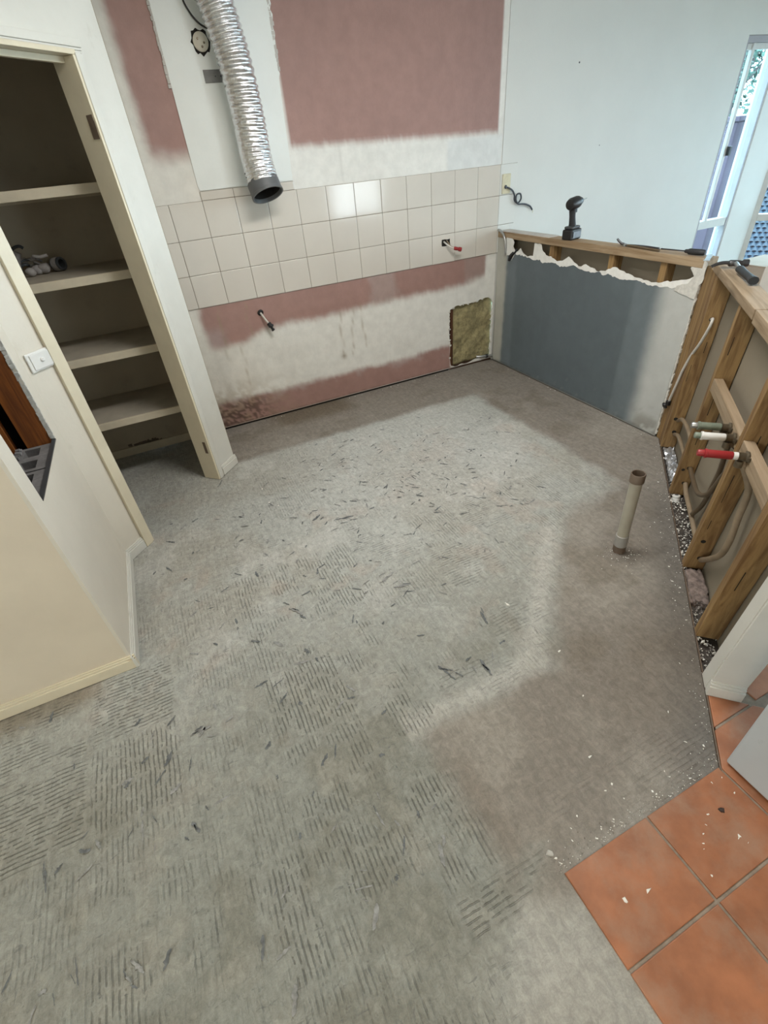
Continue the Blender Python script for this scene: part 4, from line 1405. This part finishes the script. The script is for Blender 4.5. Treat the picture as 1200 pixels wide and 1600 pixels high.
mklathe('label_band', [(.0343, -.018), (.0348, -.016), (.0348, .016), (.0343, .018)], (-.675, -.13, zS + .0345), M['grey_rag'], t, axis=(.75, -.6, .1), seg=22, cap0=False, cap1=False)

# ------------------------------------------------------------------ tools on the plates
ZP = 1.041
dr = thing('cordless_drill', 'black cordless drill standing on its battery on the half wall plate', 'drill', (2.455, -.775, ZP))
fw = Vector((.93, .20, 0)).normalized()
rt = Vector((fw.y, -fw.x, 0))
org = Vector((2.456, -.77, ZP))


def DF(a, b, c):
    return org + fw * a + rt * b + Vector((0, 0, c))


mkbox('battery', (-.058, .050), (-.039, .039), (.0005, .062), M['black'], dr, F=DF, bev=.008)
mkbox('battery_side', (-.045, .035), (-.0425, -.0392), (.012, .050), M['steel_dark'], dr, F=DF, bev=.001)
mkbox('battery_side', (-.045, .035), (.0392, .0425), (.012, .050), M['steel_dark'], dr, F=DF, bev=.001)
mkbox('foot', (-.052, .040), (-.033, .033), (.0625, .080), M['charcoal'], dr, F=DF, bev=.008)
bm = bmesh.new()
sweep(bm, catmull([DF(-.008, 0, .072), DF(-.014, 0, .10), DF(-.022, 0, .135), DF(-.028, 0, .170), DF(-.028, 0, .20)], 6), lambda f, a_: (.0195 + .012 * abs(f - .5) ** 1.3) * (1 + .12 * math.cos(2 * a_)), 16)
hd_ = fin('handle', bm, M['black_rubber'], dr, smooth=True)
mklathe('motor_housing', [(.012, -.074), (.030, -.069), (.037, -.050), (.037, .004), (.034, .018), (.027, .028)], DF(0, 0, .212), M['black'], dr, axis=tuple(fw + Vector((0, 0, .10))), seg=22)
ck_ = mklathe('chuck', [(.024, 0), (.025, .008), (.020, .022), (.011, .034), (.006, .036)], DF(.029, 0, .215), M['charcoal'], dr, axis=tuple(fw + Vector((0, 0, .10))), seg=18)
mklathe('bit', [(.0038, 0), (.0038, .045), (.002, .052)], DF(.064, 0, .2185), M['steel'], ck_, axis=tuple(fw + Vector((0, 0, .10))), seg=8)
mkbox('trigger', (.0, .016), (-.008, .008), (.155, .182), M['charcoal'], hd_, F=DF, bev=.004)

pl_ = thing('pliers', 'open pliers with long dark handles lying on the half wall plate', 'pliers', (2.44, -1.33, ZP))
zz = ZP + .007
tube('handle', [(2.452, -1.235, zz), (2.45, -1.30, zz), (2.437, -1.40, zz), (2.425, -1.50, zz)], .0062, M['pipe_dark'], pl_, n=4)
tube('handle', [(2.446, -1.235, zz), (2.468, -1.29, zz), (2.476, -1.37, zz), (2.47, -1.46, zz)], .0062, M['steel_dark'], pl_, n=4)
tube('jaw', [(2.452, -1.235, zz), (2.437, -1.21, zz + .012), (2.430, -1.185, zz + .032)], .0062, M['steel_dark'], pl_, n=4)
tube('jaw', [(2.446, -1.235, zz), (2.462, -1.21, zz + .004), (2.470, -1.185, zz)], .0062, M['steel_dark'], pl_, n=4)
mklathe('pivot', [(.009, 0), (.009, .014), (.006, .016)], (2.449, -1.235, ZP + .001), M['steel'], pl_, seg=12)

sd = thing('screwdriver', 'screwdriver with black handle lying near the end of the half wall plate', 'screwdriver', (2.455, -1.64, ZP))
ax = (Vector((2.470, -1.755, 0)) - Vector((2.434, -1.505, 0))).normalized()
mklathe('shaft', [(.002, 0), (.0045, .006), (.0035, .012), (.0035, .14)], (2.434, -1.500, ZP + .0155), M['steel_dark'], sd, axis=tuple(ax), seg=10)
mklathe('handle', [(.006, 0), (.0095, .006), (.0095, .016), (.0145, .026), (.0150, .085), (.0135, .105), (.008, .112)], Vector((2.434, -1.500, ZP + .0155)) + ax * .138, M['black_rubber'], sd, axis=tuple(ax), seg=14)

hm = thing('hammer', 'claw hammer with black rubber grip lying on the diagonal plate', 'hammer', tuple(SH(.3, -.04, 1.051)))
ZH = 1.0515


def HF(t_, d_, z_):
    return SH(t_, d_, z_)


bm = bmesh.new()
sweep(bm, catmull([HF(.235, -.048, ZH + .020), HF(.31, -.046, ZH + .019), HF(.355, -.044, ZH + .018)], 5), .0095, 12)
fin('neck', bm, M['steel'], hm, smooth=True)
bm = bmesh.new()
sweep(bm, catmull([HF(.345, -.0445, ZH + .018), HF(.42, -.046, ZH + .018), HF(.52, -.050, ZH + .018), HF(.575, -.052, ZH + .018)], 6), lambda f, a_: (.0165 - .002 * math.sin(f * 3.1) + (.0015 if f > .8 else 0)) * (1 + .1 * math.cos(2 * a_)), 16)
fin('grip', bm, M['black_rubber'], hm, smooth=True)
hd = HF(.215, -.03, 0) - HF(.215, .03, 0)
mklathe('head', [(.014, -.062), (.0165, -.058), (.0165, -.040), (.011, -.034), (.0135, -.016), (.0145, .014), (.011, .020)], HF(.222, -.040, ZH + .0185), M['steel_dark'], hm, axis=tuple(-hd), seg=16)
bm = bmesh.new()
for s in (-1, 1):
    pts = [HF(.222 + s * .006, -.030, ZH + .020), HF(.222 + s * .009, .000, ZH + .021), HF(.224 + s * .012, .026, ZH + .016), HF(.228 + s * .013, .048, ZH + .007)]
    sweep(bm, catmull(pts, 5), lambda f, a_: .0075 * (1 - .55 * f), 8)
fin('claw', bm, M['steel_dark'], hm, smooth=True)
pb = thing('pry_bar', 'thin flat pry bar lying across the corner of the two plates', 'pry bar', (2.36, -1.86, 1.051))
A_, B_ = Vector((2.468, -1.778, 1.0455)), Vector((2.27, -1.90, 1.0540))
bm = bmesh.new()
prev = None
dv = (B_ - A_).normalized()
sv = Vector((-dv.y, dv.x, 0))
for k in range(9):
    f_ = k / 8
    p = A_.lerp(B_, f_) + Vector((0, 0, .003 + .012 * max(0, f_ - .75) ** 1 * 2))
    hw = .011 + .006 * abs(f_ - .5)
    ring = [bm.verts.new(p + sv * hw), bm.verts.new(p - sv * hw), bm.verts.new(p - sv * hw + Vector((0, 0, .004))), bm.verts.new(p + sv * hw + Vector((0, 0, .004)))]
    if prev:
        for q_ in range(4):
            bm.faces.new((prev[q_], prev[(q_ + 1) % 4], ring[(q_ + 1) % 4], ring[q_]))
    else:
        bm.faces.new(ring[::-1])
    prev = ring
bm.faces.new(prev)
fin('bar', bm, M['steel'], pb)

# ------------------------------------------------------------------ plumbing and cable in the diagonal wall
t = thing('white_cable', 'white cable hanging from a drilled stud with a black connector', 'cable', tuple(SW(.1, 0, .5)))
cp = [(.0912, -.035, .800), (.135, -.030, .812), (.150, -.024, .775), (.118, -.014, .680), (.078, -.002, .600), (.045, .008, .500), (.030, .012, .415), (.005, .014, .325), (-.012, .014, .275)]
tube('sheath', [SW(*p) for p in cp], .0072, M['white_cable'], t)
cn_ = mklathe('connector', [(.006, 0), (.013, .005), (.015, .03), (.010, .034)], SW(-.012, .016, .280), M['black'], t, axis=tuple(SW(-.03, 0, -1) - SW(0, 0, 0)), seg=10)
mklathe('connector_cap', [(.009, 0), (.020, .004), (.021, .014), (.008, .02)], SW(-.016, .022, .246), M['black'], cn_, axis=(-.6, .3, -.4), seg=10)

PT = lambda l: [SW(t_ - LEAN * z_, d_, z_) for t_, d_, z_ in l]
def pipe(lab, pts, m_, r=.0105, grp=None):
    t_ = thing('water_pipe', lab, 'pipe', tuple(PT(pts)[0]), group='water pipes in the diagonal stud wall')
    tube('pipe', PT(pts), r, m_, t_, seg=12, n=7)
    return t_


pipe('upper bent pipe between the corner post and the second stud', [(.113, -.045, .195), (.205, -.045, .247), (.374, -.047, .27), (.50, -.05, .255), (.598, -.052, .225)], M['pipe_brown'])
pipe('lower bent pipe between the corner post and the second stud', [(.105, -.050, .100), (.21, -.048, .143), (.38, -.048, .157), (.50, -.05, .145), (.587, -.052, .120)], M['pipe_brown'])
pipe('bent pipe curving up from the second stud to the white-labelled valve', [(.645, -.047, .187), (.748, -.045, .190), (.94, -.032, .23), (1.06, -.034, .31), (1.10, -.045, .426), (1.15, -.040, .50), (1.195, -.030, .60), (1.212, .014, .648)], M['pipe_dark'])
pipe('long horizontal pipe near the floor of the stud wall', [(.640, -.052, .088), (.72, -.050, .075), (.882, -.05, .075), (1.04, -.052, .066), (1.17, -.055, .060)], M['pipe_brown'], .0115)
pipe('dark upright pipe rising to the grey-green valve', [(.925, -.046, .095), (.958, -.062, .18), (.98, -.065, .315), (1.00, -.062, .40), (1.05, -.040, .53), (1.10, -.022, .61), (1.127, .014, .648)], M['pipe_dark'])
pipe('bent pipe looping out of the third stud up to the red valve', [(1.235, -.05, .073), (1.32, -.046, .155), (1.40, -.045, .25), (1.42, -.045, .34), (1.405, -.044, .44), (1.395, -.040, .56), (1.390, .014, .672)], M['pipe_brown'], .012)


def valve(lab, t_, z_, Ln, mbody, mtip, collar=None):
    b = SW(t_ - LEAN * z_, .0, z_)
    ax_ = SW(0, 1, 0) - SW(0, 0, 0)
    v_ = thing('pipe_valve', lab, 'valve', tuple(b))
    mklathe('wall_elbow', [(.019, .0005), (.020, .005), (.014, .010), (.014, .030), (.0155, .032)], b, M['brass'], v_, axis=tuple(ax_), seg=14)
    mklathe('elbow_socket', [(.014, 0), (.014, .024), (.012, .026)], b + ax_ * .020 + Vector((0, 0, -.016)), M['brass'], v_, axis=(0, 0, -1), seg=12)
    mkbox('lug', (t_ - .028 - LEAN * z_, t_ + .028 - LEAN * z_), (.0005, .005), (z_ - .010, z_ + .010), M['brass'], v_, F=lambda a, b_, c: SW(a, b_, c), bev=.002)
    p0 = .0325
    if collar:
        mklathe('white_collar', [(.0135, p0), (.0135, p0 + .014)], b, M['white_plastic'], v_, axis=tuple(ax_), seg=14)
        p0 += .0145
    sl_ = mklathe('sleeve', [(.0125, p0), (.0145, p0 + .003), (.0145, Ln - .030), (.0165, Ln - .029), (.0165, Ln - .022), (.0125, Ln - .021)], b, mbody, v_, axis=tuple(ax_), seg=16)
    mklathe('end_cap', [(.0120, Ln - .0205), (.0125, Ln - .004), (.010, Ln)], b, mtip, sl_, axis=tuple(ax_), seg=14)
    return v_


valve('grey-green capped pipe valve, topmost of the three by the noggin', 1.127, .664, .135, M['green_grey'], M['steel'])
valve('capped pipe valve with a white label band, between the green and red ones', 1.212, .664, .135, M['white_plastic'], M['green_grey'])
valve('bright red capped pipe valve beside the third stud', 1.392, .688, .155, M['red'], M['red'], True)

# waste pipe
t = thing('waste_pipe', 'upright cream waste pipe rising from the concrete floor', 'pipe', (1.385, -2.485, 0))
bp_, tp_ = Vector((1.385, -2.485, -.002)), Vector((1.375, -2.482, .445))
axp = (tp_ - bp_).normalized()
mklathe('pipe', [(.0255, .10), (.0255, .405), (.021, .405), (.021, .30)], bp_, M['pvc'], t, axis=tuple(axp), seg=24, cap0=False, cap1=False)
mklathe('top_socket', [(.0262, .402), (.0305, .404), (.0305, .444), (.0285, .447), (.0255, .446), (.024, .40), (.0205, .34), (.001, .335)], bp_, M['pvc_dark'], t, axis=tuple(axp), seg=24, cap0=False, cap1=False)
mklathe('coupling', [(.0265, .038), (.0292, .040), (.0292, .100), (.0265, .102)], bp_, M['pvc_grey'], t, axis=tuple(axp), seg=24)
mklathe('base_collar', [(.0285, .0005), (.0285, .036), (.026, .039)], bp_, M['pvc_dark'], t, axis=tuple(axp), seg=24)

t = thing('plastic_stopper', 'round white plastic pipe cap lying among the rubble by the studs', 'cap', tuple(SW(.665, -.035, 0)))
mklathe('body', [(.019, 0), (.019, .018), (.015, .020), (.015, .026), (.019, .027), (.019, .034), (.010, .036)], SW(.665, -.028, -.014), M['white_plastic'], t, axis=(.1, .2, 1), seg=18)
mklathe('recess', [(.0095, 0), (.009, .001)], SW(.665, -.028, -.014) + Vector((.004, .007, .0362)), M['grey_plastic'], t, axis=(.1, .2, 1), seg=14)

bm = bmesh.new()
bmesh.ops.create_icosphere(bm, subdivisions=4, radius=1)
c0 = SH(1.34, -.038, -.002)
for v in bm.verts:
    n_ = v.co.copy()
    q_ = Vector([max(-.72, min(.72, k)) / .72 for k in n_])
    r_ = 1 + .2 * mnoise.noise(n_ * 3.1) + .14 * mnoise.noise(n_ * 8) + .08 * mnoise.noise(n_ * 19)
    l_ = Vector((q_.x * .10, q_.y * .033, q_.z * .02)) * r_
    v.co = Vector((c0.x - S2 * l_.x - S2 * l_.y, c0.y - S2 * l_.x + S2 * l_.y, c0.z + l_.z))
o = fin('mortar_lump', bm, M['mortar'], None, smooth='all', origin=tuple(c0))
tag(o, 'rough pinkish mortar lump lying below the third stud', 'mortar')
bm = bmesh.new()
NF = 18
c0 = None
grid = []
for i in range(NF + 6):
    row = []
    for j in range(8):
        t_, d_ = .10 + .40 * i / (NF + 5), -.072 + .060 * j / 7
        row.append(bm.verts.new(SH(t_ + random.uniform(-.006, .006), d_, -.006 + .020 * random.random())))
    grid.append(row)
for i in range(NF + 5):
    for j in range(7):
        bm.faces.new((grid[i][j], grid[i + 1][j], grid[i + 1][j + 1], grid[i][j + 1]))
fo = mat('crumpled_foil', (.55, .57, .60), .35, .2, 40, .004, 50, metal=.7)
o = fin('foil_scrap', bm, fo, None, origin=tuple(SH(.3, -.04, 0)))
sm = o.modifiers.new('thickness', 'SOLIDIFY')
sm.thickness = .0006
tag(o, 'crumpled silver foil scrap stuffed at the foot of the stud wall', 'foil')


# ------------------------------------------------------------------ loose chips and rubble
def chip_mesh(seed, flat=.30):
    r = random.Random(seed)
    n_ = r.choice((4, 5, 5, 6))
    ang = sorted(r.uniform(0, 6.28) * .35 + 6.28 * k / n_ for k in range(n_))
    el = r.uniform(.45, .75)
    bm = bmesh.new()
    lo_ = [bm.verts.new((math.cos(t_) * r.uniform(.75, 1.2), math.sin(t_) * el * r.uniform(.75, 1.2), 0)) for t_ in ang]
    hi_ = [bm.verts.new((v.co.x * r.uniform(.6, .95), v.co.y * r.uniform(.6, .95), flat * r.uniform(.6, 1.3))) for v in lo_]
    bm.faces.new(lo_[::-1])
    bm.faces.new(hi_)
    for k in range(n_):
        bm.faces.new((lo_[k], lo_[(k + 1) % n_], hi_[(k + 1) % n_], hi_[k]))
    me = D.meshes.new('chip')
    bm.to_mesh(me)
    bm.free()
    return me


CH = [chip_mesh(k) for k in range(9)]
for me in CH:
    me.materials.append(M['chip'])


def chip(x_, y_, z_, s, lab, grp=None, me=None, m_=None, rot=None, name='plaster_chip', cat='chip'):
    if m_ is not None:
        me = (me or CH[0]).copy()
        me.materials.clear()
        me.materials.append(m_)
    o = D.objects.new(name, me or random.choice(CH))
    COL.objects.link(o)
    o.location = (x_, y_, z_)
    o.scale = (s, s, s)
    o.rotation_euler = (0, 0, random.uniform(0, 6.3) if rot is None else rot)
    tag(o, lab, cat, grp)
    return o


chip(.358, -3.483, .004, .0085, 'oval white chip near the middle of the corner terracotta tile')
chip(.430, -3.497, .004, .0095, 'angular white chip right of the oval one on the corner terracotta tile', me=CH[2])
chip(.770, -3.453, .004, .012, 'dark brown flake on the terracotta tile by the grey cabinet', m_=M['chip_dark'], name='dark_flake', cat='flake')
chip(.752, -3.521, .004, .007, 'pale chip just below the dark brown flake on terracotta', me=CH[3])
chip(.554, -3.161, -.003, .0085, 'single white chip alone on the smooth brown floor patch', me=CH[1])
chip(.746, -2.797, -.003, .009, 'white chip at the corner where the smooth brown patch narrows', me=CH[4])
chip(.719, -2.498, -.003, .013, 'largest white plaster flake on the pale scraped concrete', me=CH[2])
chip(.257, -3.313, -.003, .014, 'flat grey flake beside the corner of the terracotta tiling', m_=M['chip_grey'])
chip(.690, -2.985, -.003, .006, 'very small white chip on the brown patch below its narrow corner', me=CH[5])
n = 0
while n < 46:
    if random.random() < .55:
        t_ = random.uniform(.05, 2.1)
        d_ = abs(random.gauss(.0, .05)) + .02
        p = SH(t_, d_, 0)
        px, py = p.x, p.y
    else:
        px, py = random.uniform(.25, .95), -3.36 + abs(random.gauss(0, .03)) + .008
    if DD(px, py) < .02 or px > 2.38 or (py < -3.36) or abs(px - .9) < .0:
        continue
    chip(px, py, -.003, random.uniform(.0028, .0065), 'tiny white plaster chip along the edge of the concrete bed', 'plaster chips along the edge of the concrete bed')
    n += 1
for k in range(22):
    px = random.uniform(.3, .885)
    py = random.uniform(-3.57, -3.385)
    if px < .56:
        continue
    if px > .86 and py < -3.40:
        px = random.uniform(.6, .85)
    chip(px, py, .004, random.uniform(.0022, .005), 'tiny pale crumb on the terracotta tile next to the grey cabinet', 'crumbs on the terracotta tiles')
for k in range(16):
    px = random.uniform(.1, 1.9)
    chip(px, -.018 - abs(random.gauss(0, .01)), -.003, random.uniform(.003, .007), 'tiny plaster crumb at the foot of the pink back wall', 'crumbs along the back wall')
for k in range(14):
    py = random.uniform(-1.78, -.1)
    chip(2.398 - abs(random.gauss(0, .008)), py, -.003, random.uniform(.003, .006), 'tiny plaster crumb at the foot of the grey half wall', 'crumbs along the grey half wall')
for k, (px, py) in enumerate(((-.02, -.99), (-.02, -1.16), (.02, -1.22))):
    chip(px, py, -.003, .009, ('white splinter nearest the pantry nib on the concrete', 'second white splinter from the pantry nib', 'third white splinter from the pantry nib')[k], me=CH[3])

bm = bmesh.new()
for k in range(1100):
    t_ = random.uniform(.02, 1.84)
    if .08 < t_ < .52 and random.random() < .7:
        continue
    d_ = random.uniform(-.074, .002)
    s = random.uniform(.002, .010) * (1 if random.random() < .5 else .6)
    p = SH(t_, d_, -.012 + random.uniform(0, .012))
    rot = Matrix.Rotation(random.uniform(0, 6.3), 3, Vector((random.random(), random.random(), random.random() + .01)).normalized())
    vs = [bm.verts.new(p + rot @ Vector(q_) * s) for q_ in ((1, 0, -.3), (-.6, .7, -.3), (-.5, -.8, -.25), (.1, .1, .6))]
    mi = 0 if random.random() < .5 else 1
    for f_ in ((0, 1, 2), (0, 3, 1), (1, 3, 2), (2, 3, 0)):
        fc = bm.faces.new([vs[i] for i in f_])
        fc.material_index = mi
for k in range(160):
    a_, r_ = random.uniform(0, 6.28), abs(random.gauss(0, .05)) + .03
    p = Vector((1.39 + r_ * math.cos(a_), -2.51 + r_ * math.sin(a_) * .8, 0))
    s = random.uniform(.0012, .004)
    vs = [bm.verts.new(p + Vector(q_) * s) for q_ in ((1, 0, -.3), (-.6, .7, -.3), (-.5, -.8, -.25), (.1, .1, .6))]
    for f_ in ((0, 1, 2), (0, 3, 1), (1, 3, 2), (2, 3, 0)):
        bm.faces.new([vs[i] for i in f_]).material_index = 1 if random.random() < .7 else 0
for k in range(420):
    if random.random() < .5:
        px, py = random.uniform(.24, .95), -3.362 + abs(random.gauss(0, .018))
    else:
        p = SH(random.uniform(0, 2.15), abs(random.gauss(0, .03)) + .004, 0)
        px, py = p.x, p.y
    s = random.uniform(.001, .0032)
    p = Vector((px, py, -.001))
    vs = [bm.verts.new(p + Vector(q_) * s) for q_ in ((1, 0, -.3), (-.6, .7, -.3), (-.5, -.8, -.25), (.1, .1, .6))]
    for f_ in ((0, 1, 2), (0, 3, 1), (1, 3, 2), (2, 3, 0)):
        bm.faces.new([vs[i] for i in f_]).material_index = 0 if random.random() < .5 else 1
o = fin('rubble', bm, [M['chip'], M['slab']], None, origin=(1.7, -2.5, 0))
tag(o, 'fine plaster rubble strewn along the foot of the stud wall', 'rubble', kind='stuff')

# grey cabinet end at the frame edge
t = thing('cabinet', 'smooth grey sided cabinet standing on the terracotta at the frame edge', 'cabinet', (1.2, -3.7, .004))
mkbox('carcass', (.902, 1.48), (-4.02, -3.367), (.012, .86), M['cabinet'], t, bev=.006)
mkbox('plinth', (.915, 1.46), (-4.00, -3.385), (.0045, .0118), M['dark'], t)
mkbox('top_panel', (.898, 1.484), (-4.025, -3.362), (.8605, .885), M['cabinet'], t, bev=.004)

# carton beyond the half wall
t = thing('carton', 'beige carton with a white tape strip beyond the half wall', 'box', (4.78, -.75, .004))
mkbox('body', (4.55, 5.00), (-.90, -.60), (.0045, .56), M['carton'], t, bev=.004)
mkbox('tape', (4.80, 4.83), (-.9015, -.9003), (.02, .56), M['white_plastic'], t)
mkbox('lid', (4.548, 5.002), (-.9018, -.598), (.5605, .572), M['carton'], t, bev=.003)

# ------------------------------------------------------------------ outdoors
rf = thing('neighbour_roof', 'blue-grey tiled roof seen through the bay windows', 'roof', (32, 16, -5.4))
bm = bmesh.new()
ux_, uy_ = Vector((-.53, .85, 0)).normalized(), Vector((.85, .53, .52)).normalized()
o0 = Vector((31.1, 6.6, -5.2))
nn_ = ux_.cross(uy_).normalized()
if nn_.z < 0:
    nn_ = -nn_
nu, nv = 58, 36
for j in range(nv):
    for i in range(nu):
        p = o0 + ux_ * (i * .27 + (j % 2) * .135) + uy_ * (j * .36)
        rows = []
        for b_ in (0, 1):
            rr = []
            for a_ in range(5):
                hgt = (.055 * math.sin(math.pi * a_ / 4)) + (.05 if b_ == 0 else .0)
                rr.append(bm.verts.new(p + ux_ * (a_ / 4 * .27) + uy_ * (b_ * .40) + nn_ * hgt))
            rows.append(rr)
        for a_ in range(4):
            bm.faces.new((rows[0][a_], rows[0][a_ + 1], rows[1][a_ + 1], rows[1][a_]))
o = fin('roof_tiles', bm, M['rooftile'], rf)
o['kind'] = 'stuff'
bm = bmesh.new()
c_ = [o0 + ux_ * a_ + uy_ * b_ - nn_ * .03 for a_, b_ in ((-.1, -.1), (15.9, -.1), (15.9, 13.1), (-.1, 13.1))]
vs = [bm.verts.new(p) for p in c_] + [bm.verts.new(p - Vector((0, 0, .2))) for p in c_]
for q_ in ((0, 1, 2, 3), (7, 6, 5, 4), (0, 4, 5, 1), (1, 5, 6, 2), (2, 6, 7, 3), (3, 7, 4, 0)):
    bm.faces.new([vs[k] for k in q_])
fin('roof_deck', bm, M['mauve'], rf)
bm = bmesh.new()
for p in c_:
    q_ = p + (sum(c_, Vector()) / 4 - p) * .06
    box(bm, (q_.x - .15, q_.x + .15), (q_.y - .15, q_.y + .15), (-7.0, q_.z - .30))
fin('wall', bm, M['mauve'], rf)
t = thing('garden_pillar', 'mauve rendered pillar standing outside the narrow window', 'pillar', (6.1, .95, -3))
mkbox('shaft', (6.12, 6.55), (.80, 1.20), (-7.0, 1.56), M['mauve'], t, bev=.01)
mkbox('coping', (6.09, 6.58), (.77, 1.23), (1.5605, 1.61), M['mauve'], t, bev=.01)


def tree(cx, cy, z0, zc, R, n_, lab):
    t_ = thing('tree', lab, 'tree', (cx, cy, z0))
    br = []
    bm = bmesh.new()
    sweep(bm, catmull([(cx, cy, z0), (cx + .1, cy, z0 + 1.5), (cx - .05, cy + .1, zc - R * .3), (cx, cy, zc + R * .5)], 5), lambda f, a_: .14 * (1 - .75 * f), 8)
    for k in range(14):
        a_ = random.uniform(0, 6.28)
        s_ = zc - R * .8 + random.uniform(0, R)
        e_ = Vector((cx + R * .85 * math.cos(a_), cy + R * .85 * math.sin(a_), s_ + R * random.uniform(.3, .9)))
        sweep(bm, catmull([(cx, cy, s_), (cx + R * .35 * math.cos(a_), cy + R * .35 * math.sin(a_), s_ + R * .25), tuple(e_)], 4), lambda f, a__: .04 * (1 - .8 * f), 6)
        br.append((Vector((cx, cy, s_)), e_))
    fin('trunk', bm, M['bark'], t_, smooth=True)
    bm = bmesh.new()
    for k in range(n_):
        a__, b__ = random.choice(br)
        p = a__.lerp(b__, random.uniform(.3, 1.05)) + Vector([random.gauss(0, R * .16) for _ in range(3)])
        s = random.uniform(.05, .11)
        u_ = Vector([random.gauss(0, 1) for _ in range(3)]).normalized()
        v_ = u_.orthogonal().normalized()
        vs_ = [bm.verts.new(p + q_) for q_ in (u_ * s, v_ * s * .4, -u_ * s, -v_ * s * .4)]
        bm.faces.new(vs_)
    o_ = fin('foliage', bm, M['leaf'], t_)
    o_['kind'] = 'stuff'


tree(11.4, 4.6, -7, 2.2, 1.8, 5200, 'leafy tree filling the view through the narrow window')
tree(43.0, 23.5, -7, 5.0, 5.0, 5200, 'taller tree standing behind the tiled roof')
gr = mkbox('ground', (-30, 60), (-40, 60), (-7.1, -7.0), mat('garden_ground', (.08, .10, .06), .9, .3, .5))
tag(gr, 'green garden ground far below the windows', 'ground', kind='structure')
